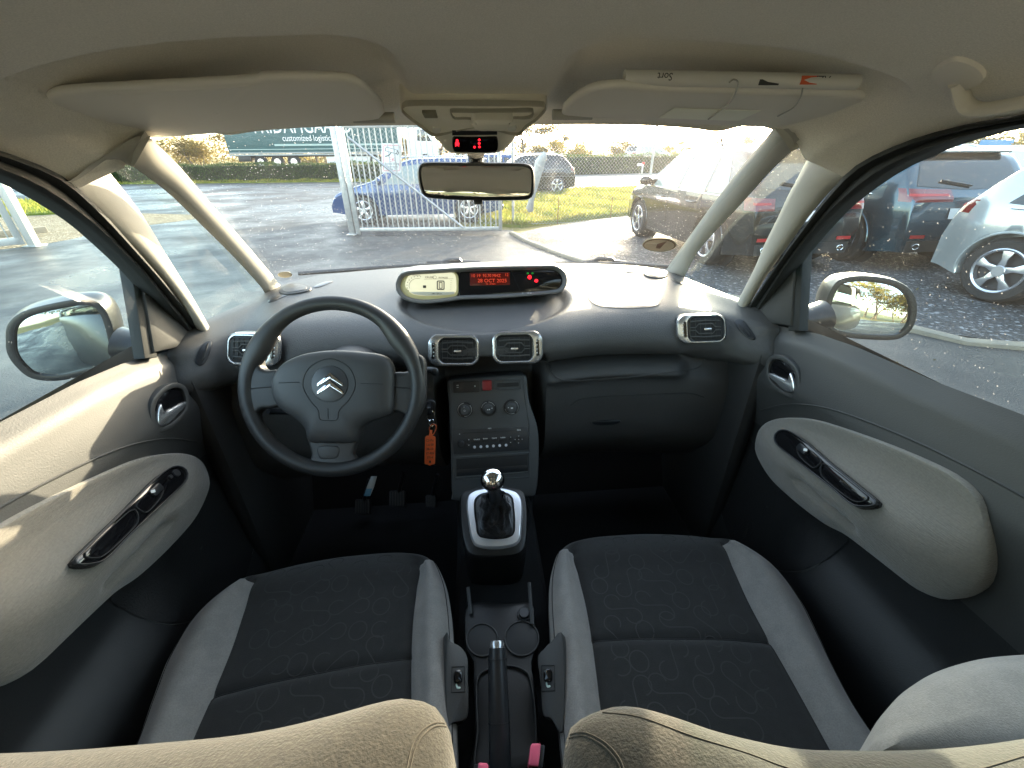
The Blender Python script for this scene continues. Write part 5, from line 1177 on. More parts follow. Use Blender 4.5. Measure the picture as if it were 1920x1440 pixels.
def leaves(mb, pts, s, rnd):
    for p in pts:
        a = V((rnd.gauss(0, 1), rnd.gauss(0, 1), rnd.gauss(0, 1))).normalized(); b2 = a.orthogonal().normalized(); b2.rotate(Matrix.Rotation(rnd.random()*6.28, 3, a)); q = s*rnd.uniform(.6, 1.4)
        n = len(mb.v); mb.v += [p, p+a*q+b2*q*.35, p+a*q*2, p+a*q-b2*q*.35]; mb.f.append((n, n+1, n+2, n+3))
def hedge(name, a, b2, h, wd, n, label, leaf, s=.045, base=0):
    rnd = random.Random(3); a = V(a); b2 = V(b2); d = b2-a; L_ = d.length; t = d.normalized(); o = V((-t.y, t.x, 0)); pts = []; mb = MB()
    for _ in range(n):
        u = rnd.random(); hh = h*(1+.05*math.sin(u*L_*.9)+.04*math.sin(u*L_*2.3+1)); v = rnd.random(); side = rnd.random()
        if side < .55: p = a+d*u-o*(wd/2+rnd.gauss(0, .04))+V((0, 0, base+hh*v))
        elif side < .9: p = a+d*u+o*wd*rnd.uniform(-.5, .5)+V((0, 0, base+hh+rnd.gauss(0, .035)))
        else: p = a+d*u+o*wd*.5+V((0, 0, base+hh*v))
        pts.append(p)
    leaves(mb, pts, s, rnd); root = mb.build(name, leaf, None, False); tag(root, label, "hedge")
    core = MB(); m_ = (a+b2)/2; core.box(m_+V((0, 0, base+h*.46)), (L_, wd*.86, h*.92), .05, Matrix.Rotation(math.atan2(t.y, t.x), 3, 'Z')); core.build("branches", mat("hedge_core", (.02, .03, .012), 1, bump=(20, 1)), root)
hedge("hedge", (-30, 32.9, 0), (-2.6, 31.2, 0), 1.02, 1.2, 26000, "long clipped green hedge behind the wet yard on the left", LM_HEDGE, .05)
hedge("hedge", (-1.6, 33.8, 0), (30, 41, 0), 1.3, 1.2, 16000, "low clipped hedge beyond the bright pavement on the right", LM_HEDGE, .06)
def tree(name, label, cat_, loc, h, r, n, leaf, bare=.0, seed=1, trunk=True, group=None):
    rnd = random.Random(seed); root = thing(name, label, cat_, group, loc)
    tips = []; mb = MB()
    def branch(p, d, l, rad, lv):
        q = [p]; 
        for k in range(4): d = (d+V((rnd.gauss(0, .13), rnd.gauss(0, .13), rnd.gauss(.03, .08)))).normalized(); q.append(q[-1]+d*l/4)
        mb.tube(q, [rad*(1-.16*k) for k in range(5)], 5, caps=False)
        if lv == 0: tips.extend(q[1:]); return
        tips.extend(q[3:])
        for k in range(3 if lv > 1 else 4):
            dd = (d+V((rnd.gauss(0, .55), rnd.gauss(0, .55), rnd.gauss(.1, .35)))).normalized(); branch(q[rnd.choice((2, 3, 4))], dd, l*.68, rad*.5, lv-1)
    branch(V((0, 0, 0)), V((rnd.gauss(0, .05), rnd.gauss(0, .05), 1)), h*.42, h*.016+.02, 3)
    if not trunk:
        for k in range(5): branch(V((rnd.uniform(-r, r)*.6, rnd.uniform(-r, r)*.3, 0)), V((rnd.gauss(0, .3), rnd.gauss(0, .3), 1)).normalized(), h*.35, h*.008+.01, 2)
    mb.build("trunk", M_BARK, root)
    pts = []
    for _ in range(n):
        p = rnd.choice(tips); pts.append(p+V((rnd.gauss(0, r*.10), rnd.gauss(0, r*.10), rnd.gauss(0, r*.09))))
    lm = MB(); leaves(lm, pts, h*.018+.02, rnd); lm.build("crown", leaf, root, False)
    return root
kinds = [tree("bush", "dense golden scrub bush", "bush", (0, 0, 0), 4.0, 2.6, 5200, LM_OLIVE, seed=4, trunk=False), tree("bush", "low golden scrub bush", "bush", (0, 0, 0), 3.0, 2.8, 5200, LM_GOLD, seed=8, trunk=False), tree("tree", "slender autumn tree", "tree", (0, 0, 0), 5.4, 2.4, 2600, LM_GOLD, seed=12)]
tl = [("golden scrub bush far left beyond the trailer's tail", -44, 60, 1.3, 1, .4), ("olive scrub bush left of the dark trailer", -38.5, 58, 1.35, 0, 1.2), ("golden bush just behind the trailer's left end", -33, 59, 1.2, 1, 2.2), ("tall autumn tree behind the dark trailer", -26, 62, 1.2, 2, .3), ("olive bush hidden mostly behind the trailer", -19, 60, 1.2, 0, 2.9),
      ("golden bush behind the white truck cab", -10.5, 62, 1.5, 1, .9), ("autumn tree behind the gate and the overhead console", -4, 60, 1.2, 2, 1.9), ("golden bush just left of the rear view mirror stem", -1.6, 66, 1.2, 1, 2), ("slender tree right of the overhead console", 6.5, 58, 1.25, 2, .1), ("low golden scrub right of the slender tree", 9, 66, .95, 1, 1.3),
      ("low olive scrub above the dark hatchback", 12, 64, .78, 0, .4), ("low golden scrub left of the far white estate car", 16, 67, .75, 1, 2.6), ("small autumn tree just left of the far white estate car", 15, 74, .8, 2, 2.2), ("golden bush behind the far white estate car", 20.5, 68, .85, 1, .7), ("olive bush behind the fence post on the right", 24.5, 72, .95, 0, 1.7), ("golden bush right of the fence post", 28.5, 70, .95, 1, 3), ("low olive bush over the black car's roof", 34, 74, .9, 0, 2.5), ("golden bush near the right windscreen pillar", 40, 76, 1.05, 1, 1), ("autumn tree near the right windscreen pillar", 45, 76, .9, 2, .5)]
used = set()
for lab_, x, y, s, k, rz in tl:
    src = kinds[k]
    if k not in used: used.add(k); o = src; o.location = (x, y, .55); o.rotation_euler.z = rz
    else: o = dup(src, (x, y, .55), rz)
    o.scale = (s*1.7, s*1.7, s); o["label"] = lab_; o["group"] = "scrub and trees beyond the road"
# golden trees to the right and behind, seen through the side window and in the mirrors
for lab_, x, y, s, k, rz in (("yellow leafed tree beyond the dark estate car", 15, 13.5, .8, 1, .5), ("yellow tree at the far right over the white car", 19, 13, .85, 1, 1.5), ("olive bush between the yellow trees on the right", 23, 14.5, .8, 0, 2.5), ("golden tree behind the car seen in the right door mirror", 9, -16, 2.6, 1, 0), ("orange tree behind the car at the mirror's right edge", 15, -14, 2.8, 1, 2), ("olive tree behind the car at the mirror's left edge", 4, -20, 2.8, 0, 1), ("tall autumn tree far behind the parked cars", 20, -10, 1.6, 1, 3)):
    o = dup(kinds[k], (x, y, 0), rz, label=lab_, group="yellow trees around the parking place"); o.scale = (s*1.5, s*1.5, s*1.1)
# far scrub that reads as one mass along the horizon
rnd = random.Random(21); pts = []
for _ in range(30000):
    x = rnd.uniform(-75, 95); hh = 1.7+.7*math.sin(x*.31)+.5*math.sin(x*.83+1)+.35*math.sin(x*2.1); pts.append(V((x, 80+rnd.gauss(0, 2)+.12*x, .5+hh*rnd.random()**.8*1.15)))
mb = MB(); leaves(mb, pts, .20, rnd); o = mb.build("distant_scrub", LM_GOLD, None, False, "stuff"); o["label"] = "far golden scrub along the horizon beyond the road"; o["category"] = "scrub"
# grass blades
def blades(name, area, n, z, h, rnd=random.Random(2), label=None):
    xs = [p[0] for p in area]; ys_ = [p[1] for p in area]; vs = []; fs = []
    def ins(x, y):
        c = False
        for i in range(len(area)):
            (x1, y1), (x2, y2) = area[i-1], area[i]
            if (y1 > y) != (y2 > y) and x < (x2-x1)*(y-y1)/(y2-y1)+x1: c = not c
        return c
    k = 0
    while k < n:
        x = rnd.uniform(min(xs), max(xs)); y = lerp(min(ys_), max(ys_), rnd.random()**1.5)
        if not ins(x, y): continue
        k += 1; a = rnd.random()*6.28; q = h*rnd.uniform(.4, 1.3)*(.6+.6*math.sin(x*1.3+y*.7)**2); w_ = .006+.0009*y; b_ = len(vs); dx, dy = rnd.gauss(0, q*.35), rnd.gauss(0, q*.35)
        vs += [(x-w_*math.cos(a), y-w_*math.sin(a), z), (x+w_*math.cos(a), y+w_*math.sin(a), z), (x+dx, y+dy, z+q)]; fs.append((b_, b_+1, b_+2))
    o = mk(name, vs, fs, LM_GRASS, None, False, "stuff"); o["label"] = label; o["category"] = "grass"
blades("grass", GR, 46000, .05, .13, label="sunlit yellow green grass between the fence and the pavement")
blades("grass", [(-60, 31), (-23, 31.2), (-8, 30.2), (-3, 30.4), (-3, 31), (-60, 33)], 12000, .06, .14, label="thin strip of grass along the foot of the left hedge")
blades("grass", [(-11.3, 14.6), (-13, 16.4), (-16, 19), (-30, 22), (-40, 16), (-14, 13.6)], 9000, .05, .16, label="patch of grass beyond the left sliding gate")
# fallen leaves on the gravel
rnd = random.Random(11); mb = MB()
for _ in range(160):
    x, y = rnd.uniform(2, 10), rnd.uniform(1.8, 7); leaves(mb, [V((x, y, .012))], .018, rnd)
o = mb.build("fallen_leaves", LM_GOLD, None, False, "stuff"); o["label"] = "scattered yellow fallen leaves on the gravel"; o["category"] = "leaves"

# ================================================================ GATE, FENCES, SIGN
def chain(mb, a, b2, z0, z1, cell, r):
    a = V(a); b2 = V(b2); d = b2-a; L_ = d.length; t = d.normalized(); h = z1-z0; k = -int(h/cell)-1
    while k*cell < L_:
        for s in (1, -1):
            # line x = k*cell + s*(z)  clipped to the panel
            x0 = k*cell if s > 0 else k*cell+h; x1 = x0+s*h; za, zb = z0, z1
            lo, hi = 0.0, 1.0
            for (xs, xe) in ((x0, x1),):
                dx = xe-xs
                ta, tb = (0-xs)/dx, (L_-xs)/dx
                lo, hi = max(lo, min(ta, tb)), min(hi, max(ta, tb))
            if hi-lo > .02: mb.tube([a+t*(x0+(x1-x0)*lo)+V((0, 0, za+(zb-za)*lo)), a+t*(x0+(x1-x0)*hi)+V((0, 0, za+(zb-za)*hi))], r, 3, caps=False)
        k += 1
gate = thing("yard_gate", "galvanised steel bar gate with wire mesh standing open before the blue car", "gate", loc=(-2.42, 9.27, 0))
gate.rotation_euler.z = math.atan2(8.97-9.27, .50+2.42); GL = math.hypot(2.92, .3); GH = 2.06
mb = MB(); mb.box((0, 0, GH/2), (.10, .06, GH), .006); mb.box((GL, 0, GH/2+.03), (.07, .05, GH-.06), .005); mb.box((GL/2, 0, .10), (GL, .05, .07), .005); mb.box((GL/2, 0, GH-.13), (GL, .05, .10), .005); mb.build("gate_frame", M_GALV, gate)
for k in range(27):
    x = .11+k*(GL-.2)/26; mb = MB(); mb.tube([(x, 0, .10), (x, 0, GH+.06)], .0135, 6); mb.build("gate_bar", M_GALV, gate)
mb = MB(); mb.tube([(.12, -.035, GH-.32), (GL-.75, -.035, .12)], .022, 8); mb.build("gate_brace", M_GALV, gate)
mb = MB(); chain(mb, (.05, .03, 0), (GL-.04, .03, 0), .12, GH-.16, .085, .0022); mb.build("wire_mesh", M_GALV, gate)
gp = thing("gate_post", "thick square galvanised post carrying the open yard gate on its left", "post", loc=(-2.545, 9.30, 0)); mb = MB(); mb.box((0, 0, 1.1), (.12, .12, 2.2), .008); mb.box((0, 0, .01), (.2, .2, .02), .003); mb.build("post_shaft", M_GALV, gp)
mb = MB(); mb.box((0, 0, 2.21), (.13, .13, .02), .006); mb.build("post_cap", M_GALV, gp)
# camera warning sign
SP = Pl(at(734, 296, Y=9.18), (0, -1, 0)); sg_ = plate("warning_sign", rr(715.5, 269, 753, 324, 3), SP, .004, mat("sign_white", (.72, .74, .74), .45), None, .001); tag(sg_, "white warning sign with a camera symbol and red border on the yard gate", "sign")
frame("sign_border", rr(718.5, 272, 750.5, 321, 4), SP, .010, .0052, mat("sign_red", (.62, .10, .12), .5), sg_)
mb = MB(); plate_mb(mb, [SP.on(x, y) for x, y in ((724, 275), (746, 281.5), (744, 289.5), (722, 283))], SP.n, .0062, .001)
plate_mb(mb, [SP.on(x, y) for x, y in ((722.8, 276.8), (722, 282), (743, 288.2), (744.6, 282.6))], SP.n, .0066, .001)
mb.build("camera_symbol", M_INK, sg_)
plate("symbol_fill", ((724.4, 276.3), (744.6, 282), (743.3, 288), (723, 282.3)), SP, .0072, mat("sign_white", (.72, .74, .74), .45), sg_, .0005)
mb = MB(); mb.tube([SP.on(733, 287, .006), SP.on(728, 292, .006), SP.on(722, 293, .006)], .008, 4); mb.tube([SP.on(745, 283, .006), SP.on(747.5, 286, .006), SP.on(745, 291, .006)], .006, 4); mb.build("camera_bracket", M_INK, sg_)
MR = mat("sign_red", (.62, .10, .12), .5)
ptext("sign_lettering", "EK", 735, 299.5, SP, 7.5, MR, sg_, .005); ptext("sign_lettering", "Butik & Sikring", 735, 307, SP, 4, M_INK, sg_, .005, .8); ptext("sign_lettering", "Overvåget", 735, 312.5, SP, 4, M_INK, sg_, .005, .95); ptext("sign_lettering", "71 999 256", 735, 318, SP, 3.4, M_INK, sg_, .005)
# chain link fence to the right of the gate
f = thing("chain_link_fence", "chain link fence with thin steel posts behind the rear view mirror and grass", "fence", loc=(.84, 9.9, 0))
for x, h_ in ((0, 2.15), (3.1, 2.2), (6.2, 2.15), (9.3, 2.15)): mb = MB(); mb.tube([(x, x*.06, 0), (x, x*.06, h_)], .028, 10); mb.build("fence_post", M_GALV, f)
mb = MB(); chain(mb, (0, -.03, 0), (9.3, .53, 0), .03, 1.85, .075, .0015); mb.build("wire_mesh", M_GALV, f)
mb = MB()
for z in (.05, 1.0, 1.85): mb.tube([(0, -.03, z), (9.3, .53, z)], .0035, 5)
mb.build("tension_wire", M_GALV, f)
f2 = thing("chain_link_fence", "chain link fence beyond the dark estate and white cars at the right", "fence", loc=(7, 12.2, 0))
for k in range(6): mb = MB(); mb.tube([(k*3, 0, 0), (k*3, 0, 2.1)], .028, 8); mb.build("fence_post", M_GALV, f2)
mb = MB(); chain(mb, (0, -.03, 0), (15, -.03, 0), .03, 2.05, .09, .0022); mb.build("wire_mesh", M_GALV, f2)
bs = MB(); q = at(1862, 282, Y=11.9); bs.box(q, (1.0, .02, .5), .01); o = bs.build("fence_sign", mat("sign_blue", (.10, .25, .45), .5)); tag(o, "small blue sign on the fence above the dark estate car", "sign")
# grey bent plate leaning behind the fence
P = [at(x, y, Y=9.8) for x, y in ((1012, 290), (1019, 284), (1025, 288), (1024, 300), (1010, 345), (1001, 375), (1000, 396), (991, 398), (986, 390), (993, 370), (1001, 320), (1003, 302))]
mb = MB(); plate_mb(mb, P, (0, -1, 0), .02, .004); o = mb.build("leaning_post", M_GALV); tag(o, "flat grey metal post leaning behind the fence by the dark hatchback", "post")
# small stakes in the grass and reflector post
for k, (x, lab_) in enumerate(((1045, "thin rusty stake in the grass near the fence"), (1143, "thin rusty stake in the grass by the black car's nose"))):
    b0 = at(x, 420, Z=.05); o = MB().tube([b0, b0+V((.01, 0, .55))], .008, 6).build("stake", mat("rust", (.18, .09, .04), .8)); tag(o, lab_, "stake", "rusty stakes in the grass")
b0 = at(1200, 352, Z=.05); o = MB().box(b0+V((0, 0, .5)), (.07, .05, 1.0), .01).build("marker_post", M_GALV); tag(o, "low marker post with red and white reflectors beyond the grass", "post")
MB().box(b0+V((-.12, -.03, .93)), (.30, .03, .10), .01).build("reflector", mat("refl_white", (.8, .75, .7), .3), o); MB().box(b0+V((0, -.035, .98)), (.12, .03, .10), .01).build("reflector", mat("refl_red", (.6, .05, .05), .3), o)
# sliding gate at the left
sg2 = thing("sliding_gate", "sunlit white sliding gate with bars outside the driver's window", "gate", loc=(-8.32, 8.80, 0)); sg2.rotation_euler.z = math.atan2(-.80, -.62)
mb = MB(); mb.box((.10, 0, 1.0), (.10, .06, 1.9), .006); mb.box((2.0, 0, .12), (3.8, .06, .12), .006); mb.box((2.0, 0, 1.85), (3.8, .06, .1), .006); mb.box((.62, 0, 1.0), (.06, .06, 1.8), .006); mb.build("gate_frame", mat("gate_white", (.55, .53, .50), .4, .3), sg2)
for k in range(24): mb = MB(); mb.tube([(.22+k*.14, 0, .12), (.22+k*.14, 0, 1.85)], .010, 6); mb.build("gate_bar", M_GALV, sg2)
gp2 = thing("gate_post", "pale square post with base plate at the end of the left sliding gate", "post", loc=(-8.24, 8.80, 0)); MB().box((0, 0, 1.1), (.13, .13, 2.2), .008).build("post_shaft", mat("gate_white", (.55, .53, .50), .4), gp2); MB().box((0, 0, .012), (.24, .24, .024), .004).build("base_plate", M_GALV, gp2)
o = MB().box((-11.3, 8.2, .05), (6, .12, .16), .02, Matrix.Rotation(.93, 3, 'Z')).build("kerb", M_KERB, None, True, "structure")
# ================================================================ PARKED CARS
M_TYRE = mat("tyre_rubber", (.018, .018, .019), .75, bump=(60, .5)); M_RIM = mat("alloy_rim", (.60, .60, .64), .25, .9); M_HUBD = mat("brake_dark", (.03, .03, .035), .5)
M_CGL = mat("car_glass_dark", (.012, .018, .02), .03, spec=1.0); M_CGC = mat("car_glass_daylit", (.22, .29, .28), .05, spec=1.0)  # second glass: pale colour stands in for daylight through the solid cabin
M_TAIL = mat("tail_lamp_red", (.15, .004, .007), .12, coat=1); M_TAILB = mat("tail_lamp_bright", (.40, .03, .03), .2); M_LAMP = mat("head_lamp", (.7, .75, .78), .08, .4)
M_PL = mat("number_plate", (.7, .7, .68), .4)
def paint(n, c, f=.5): return mat(n, c, .22, f, coat=1)
def wheel(root, x, y, r, w_, side, spokes=5):
    mb = MB(); prof = [(r*.66, -.5), (r*.90, -.5), (r*.985, -.36), (r, -.2), (r, .2), (r*.985, .36), (r*.90, .5), (r*.70, .5), (r*.66, .42)]; seg = 48; vs = []; fs = []
    for k in range(seg):
        a = k*math.tau/seg
        for q, z in prof: vs.append((x+q*math.cos(a), y+side*z*w_, r+q*math.sin(a)))
    m = len(prof)
    for k in range(seg):
        for j in range(m-1): fs.append((k*m+j, k*m+j+1, ((k+1) % seg)*m+j+1, ((k+1) % seg)*m+j))
    mb.add(vs, fs); wh = mb.build("wheel", M_TYRE, root)
    mb = MB(); c = V((x, y, r)); yo = side*w_
    vs = []; fs = []; pr = [(r*.66, .40), (r*.69, .50), (r*.66, .52), (r*.61, .48), (r*.60, -.2)]
    for k in range(seg):
        a = k*math.tau/seg
        for q, z in pr: vs.append((x+q*math.cos(a), y+z*yo, r+q*math.sin(a)))
    m = len(pr)
    for k in range(seg):
        for j in range(m-1): fs.append((k*m+j, k*m+j+1, ((k+1) % seg)*m+j+1, ((k+1) % seg)*m+j))
    mb.add(vs, fs)
    for k in range(spokes):
        a = k*math.tau/spokes+.3; d = V((math.cos(a), 0, math.sin(a))); e = V((-math.sin(a), 0, math.cos(a)))
        for s0, s1, w0, w1 in ((.08, .63, .13, .085),):
            P = [c+d*r*s0+e*r*w0*.9, c+d*r*.35+e*r*w1*.9, c+d*r*s1+e*r*(w1+.07), c+d*r*s1-e*r*(w1+.07), c+d*r*.35-e*r*w1*.9, c+d*r*s0-e*r*w0*.9]
            P = [p+V((0, yo*.38, 0)) for p in P]; plate_mb(mb, P, (0, side, 0), abs(w_)*.10, .006)
    mb.disc(c+V((0, yo*.38, 0)), (0, side, 0), r*.17, abs(w_)*.13, 24); mb.build("rim", M_RIM, wh)
    mb = MB(); mb.disc(c+V((0, yo*.05, 0)), (0, side, 0), r*.60, .02, 32); mb.build("brake_disc", M_HUBD, wh); return wh
def make_car(name, label, cat_, pm, L_, W_, prof, belt, wheels, wr, loc, rz, z0=.2, tumble=.22, group=None, glassm=None, side_win=None, extra=None, clad=None):
    """local x forward, origin under the middle; prof = top silhouette (x,z) from tail to nose"""
    root = thing(name, label, cat_, group, loc, rz); gm = glassm or M_CGL; H_ = max(z for x, z in prof); hx = L_/2
    def wid(x, z):
        pf = 1-.16*sm(hx-.75, hx+.05, x)**1.3-.17*sm(hx-.50, hx+.02, -x)**1.6
        s = 1-.05*sm(belt-.1, z0, z)-.035*sm(belt-.22, belt, z) if z < belt else .965-tumble*((z-belt)/(H_-belt))**1.1
        return W_/2*pf*s
    rows = []; nx = 96; nv = 15
    for i in range(nx+1):
        x = -hx+L_*i/nx; zt = pws(prof, x); zb = z0+.06*sm(hx-.5, hx, abs(x)); half = []
        for k in range(nv):
            t = k/(nv-1); z = lerp(zb, zt-.06, t); half.append((x, wid(x, z), z))
        we = wid(x, zt-.06)
        for t in (.25, .5, .75, 1): a = t*math.pi/2; half.append((x, we-.10*(1-math.cos(a)), zt-.06+.052*math.sin(a)))
        for t in (.75, .45, .15): half.append((x, (we-.10)*t, zt-.008+.010*(1-t*t)))
        full = [V(p) for p in half]+[V((p[0], -p[1], p[2])) for p in half[::-1]]; rows.append(full)
    # tail and nose are closed faces
    body = grid("body", rows, pm, root, closed_u=True, caps=True, smooth=35)
    for wx in wheels:
        for s in (1, -1):
            cut = MB(); cut.disc((wx, s*(W_/2-.24), wr*.98), (0, s, 0), wr*1.17, .5, 40, .001); c = cut.build("cut", None, root)
            m_ = body.modifiers.new("b", 'BOOLEAN'); m_.object = c; m_.operation = 'DIFFERENCE'; m_.solver = 'EXACT'
            dg = bpy.context.evaluated_depsgraph_get(); me = bpy.data.meshes.new_from_object(body.evaluated_get(dg)); body.modifiers.clear(); body.data = me; bpy.data.objects.remove(c)
    for s in (1, -1):
        for wx in wheels:
            wheel(root, wx, s*(W_/2-.125), wr, .21, s); mb = MB(); mb.disc((wx, s*(W_/2-.30), wr*.98), (0, s, 0), wr*1.16, .02, 32, .01); mb.build("wheel_housing", M_BLACK, root)
            mb = MB(); mb.tube([(wx+wr*1.17*math.cos(a), s*(wid(wx, wr+wr*math.sin(a))+.002), wr*.98+wr*1.17*math.sin(a)) for a in [math.pi*k/24 for k in range(25)]], .012, 6); mb.build("arch_lip", clad or pm, root)
    T_ = bvh(body)
    def patch(nm, lo, up, axis, m, off=.004, n=20, nz=8, parent=None, thick=0):
        """patch hugging the body between two polylines given in (a,z); axis 'L','R','B','F' is the view direction"""
        A = opx(lo, n) if len(lo) > 2 else [(lerp(lo[0][0], lo[1][0], k/(n-1)), lerp(lo[0][1], lo[1][1], k/(n-1))) for k in range(n)]
        B = opx(up, n) if len(up) > 2 else [(lerp(up[0][0], up[1][0], k/(n-1)), lerp(up[0][1], up[1][1], k/(n-1))) for k in range(n)]
        rows = []
        for j in range(nz):
            t = j/(nz-1); row = []
            for p, q in zip(A, B):
                a, z = lerp(p[0], q[0], t), lerp(p[1], q[1], t)
                o, d = {'L': (V((a, 3, z)), V((0, -1, 0))), 'R': (V((a, -3, z)), V((0, 1, 0))), 'B': (V((-6, a, z)), V((1, 0, 0))), 'F': (V((6, a, z)), V((-1, 0, 0)))}[axis]
                h = T_.ray_cast(o, d)
                if h[0] is None: return None
                row.append(h[0]-d*off)
            rows.append(row)
        return grid(nm, rows, m, parent or root)
    sv = side_win or []
    for s, ax in ((1, 'L'), (-1, 'R')):
        for lo, up in sv: patch("side_window", lo, up, ax, gm)
    if extra: extra(root, patch, body, T_, wid)
    return root
# common silhouettes
def hatch(hx, H, hood, tail):
    return [(-hx, tail), (-hx+.06, tail+.28), (-hx+.16, hood+.08), (-hx+.52, H-.07), (-hx+.95, H-.005), (-hx+1.6, H), (-hx+2.2, H-.05), (-hx+2.75, hood+.16), (-hx+2.95, hood+.04), (hx-.55, hood-.10), (hx-.15, hood-.24), (hx-.03, hood-.38), (hx, .45)]
def mirrors(root, x, y, z, m):
    for s in (1, -1):
        mb = MB(); mb.ball((x, s*(y+.10), z), .10, 10, (.7, 1.15, .75)); mb.tube([(x, s*(y-.06), z-.06), (x, s*(y+.06), z-.03)], .025, 8); mb.build("door_mirror", m, root)
def lines(root, patch, segs, m=None):
    pass
# --- dark estate car, rear towards us
P_EST = paint("dark_petrol_paint", (.022, .06, .085)); P_BLK = paint("black_paint", (.016, .018, .019)); P_WHT = paint("white_silver_paint", (.42, .43, .44), .3); P_BLU = paint("bright_blue_paint", (.009, .06, .19), .3); P_SIL = paint("pale_silver_paint", (.50, .52, .52), .5); P_RED = paint("dark_red_paint", (.25, .01, .015), .4)
M_DCL = mat("dark_bumper_plastic", (.02, .022, .023), .5)
def rear_bits(W_, H_, zl, lamp, tw, belt, plate_z=.72, exh=True, refl=True, wiper=True):
    def f(root, patch, body, T_, wid):
        hw = W_/2
        patch("rear_window", [(-hw*.74, belt+.10), (0, belt+.06), (hw*.74, belt+.10)], [(-hw*.62, H_-.10), (0, H_-.07), (hw*.62, H_-.10)], 'B', M_CGL, .006)
        for s in (1, -1):
            y0, y1 = s*(hw*lamp), s*(hw*.90); a, b2 = sorted((y0, y1))
            o = patch("tail_lamp", [(a, zl-.075), (b2, zl-.075)], [(a, zl+.06), (b2, zl+.075)], 'B', M_TAIL, .005)
            if o: patch("lamp_strip", [(a+.05, zl-.01), (b2-.05, zl-.01)], [(a+.05, zl+.015), (b2-.05, zl+.02)], 'B', M_TAILB, .008, parent=o)
            patch("tail_lamp", [(-L2(root)+.03, zl-.07), (-L2(root)+.24, zl-.03)], [(-L2(root)+.05, zl+.06), (-L2(root)+.30, zl+.05)], 'L' if s > 0 else 'R', M_TAIL, .010)
            if refl: patch("reflector", [(s*hw*.62-.10, .43), (s*hw*.62+.10, .43)], [(s*hw*.62-.10, .47), (s*hw*.62+.10, .47)], 'B', M_TAILB, .008)
            if exh:
                mb = MB(); q = V((-L2(root)-.01, s*hw*.60, .33)); mb.tube([q+V((.15, 0, 0)), q+V((-.01, 0, 0))], .045, 20, caps=False); mb.tube([q+V((-.012, .045*math.cos(k*.4), .033*math.sin(k*.4))) for k in range(16)], .006, 6, True); mb.build("exhaust_pipe", M_CHROME, root)
        patch("lower_bumper", [(-hw*.8, .26), (hw*.8, .26)], [(-hw*.82, .40), (hw*.82, .40)], 'B', M_DCL, .006)
        pp = patch("number_plate", [(-.27, plate_z-.06), (.27, plate_z-.06)], [(-.27, plate_z+.06), (.27, plate_z+.06)], 'B', M_PL, .010)
        if wiper:
            mb = MB(); h0 = T_.ray_cast(V((-6, .0, belt+.10)), V((1, 0, 0)))[0]; h1 = T_.ray_cast(V((-6, .38, belt+.16)), V((1, 0, 0)))[0]
            if h0 and h1: mb.tube([h0+V((-.03, 0, 0)), h1+V((-.03, 0, 0))], .012, 6); mb.build("rear_wiper", M_SATIN, root)
        mb = MB(); mb.box((-L2(root)+.50, 0, H_-.05), (.30, hw*1.25, .03), .012); mb.build("roof_spoiler", body.data.materials[0], root)
        for s in (1, -1): mb = MB(); mb.tube([(-L2(root)+.7, s*hw*.66, H_-.02), (-L2(root)+.9, s*hw*.67, H_+.025), (.3, s*hw*.69, H_+.02), (.55, s*hw*.69, H_-.03)], .016, 8); mb.build("roof_rail", M_CHROME, root)
        mirrors(root, .80, hw*.96, belt+.07, body.data.materials[0])
        # door shut lines and handles
        for s in (1, -1):
            mb = MB()
            for x in (-.95, .05, 1.05):
                pts = []
                for z in [.35+.06*k for k in range(int((belt-.38)/.06)+1)]:
                    h = T_.ray_cast(V((x-.25*sm(.8, .3, z)*(x < -.5), s*3, z)), V((0, -s, 0)))
                    if h[0]: pts.append(h[0]+V((0, s*.001, 0)))
                if len(pts) > 2: mb.tube(pts, .0045, 4)
            mb.build("door_gap", M_BLACK, root)
            for x in (-.70, .30):
                h = T_.ray_cast(V((x, s*3, belt-.14)), V((0, -s, 0)))
                if h[0]: mb = MB(); mb.tube([h[0]+V((-.10, 0, 0)), h[0]+V((-.09, s*.03, 0)), h[0]+V((.09, s*.03, 0)), h[0]+V((.10, 0, 0))], .013, 8); mb.build("door_handle", body.data.materials[0], root)
            mb = MB()
            pts = []
            for k in range(30):
                h = T_.ray_cast(V((-L2(root)+.55+k*.085, s*3, belt-.012)), V((0, -s, 0)))
                if h[0]: pts.append(h[0]+V((0, s*.006, 0)))
            if len(pts) > 3: mb.tube(pts, .007, 5); mb.build("window_moulding", M_CHROME, root)
        # nose
        patch("windscreen", [(-hw*.72, belt+.08), (0, belt+.06), (hw*.72, belt+.08)], [(-hw*.60, H_-.12), (0, H_-.09), (hw*.60, H_-.12)], 'F', M_CGL, .006)
        for s in (1, -1):
            a, b2 = sorted((s*hw*.55, s*hw*.80)); patch("head_lamp", [(a, .62), (b2, .64)], [(a, .72), (b2, .76)], 'F', M_LAMP, .012)
            patch("head_lamp", [(L2(root)-.55, .64), (L2(root)-.22, .60)], [(L2(root)-.55, .70), (L2(root)-.20, .70)], 'L' if s > 0 else 'R', M_LAMP, .010)
        patch("grille", [(-hw*.45, .36), (hw*.45, .36)], [(-hw*.5, .56), (hw*.5, .56)], 'F', M_BLACK, .010)
    return f
LEN = {}
def L2(root): return LEN[root.name.split('.')[0]+str(root["label"])]/2
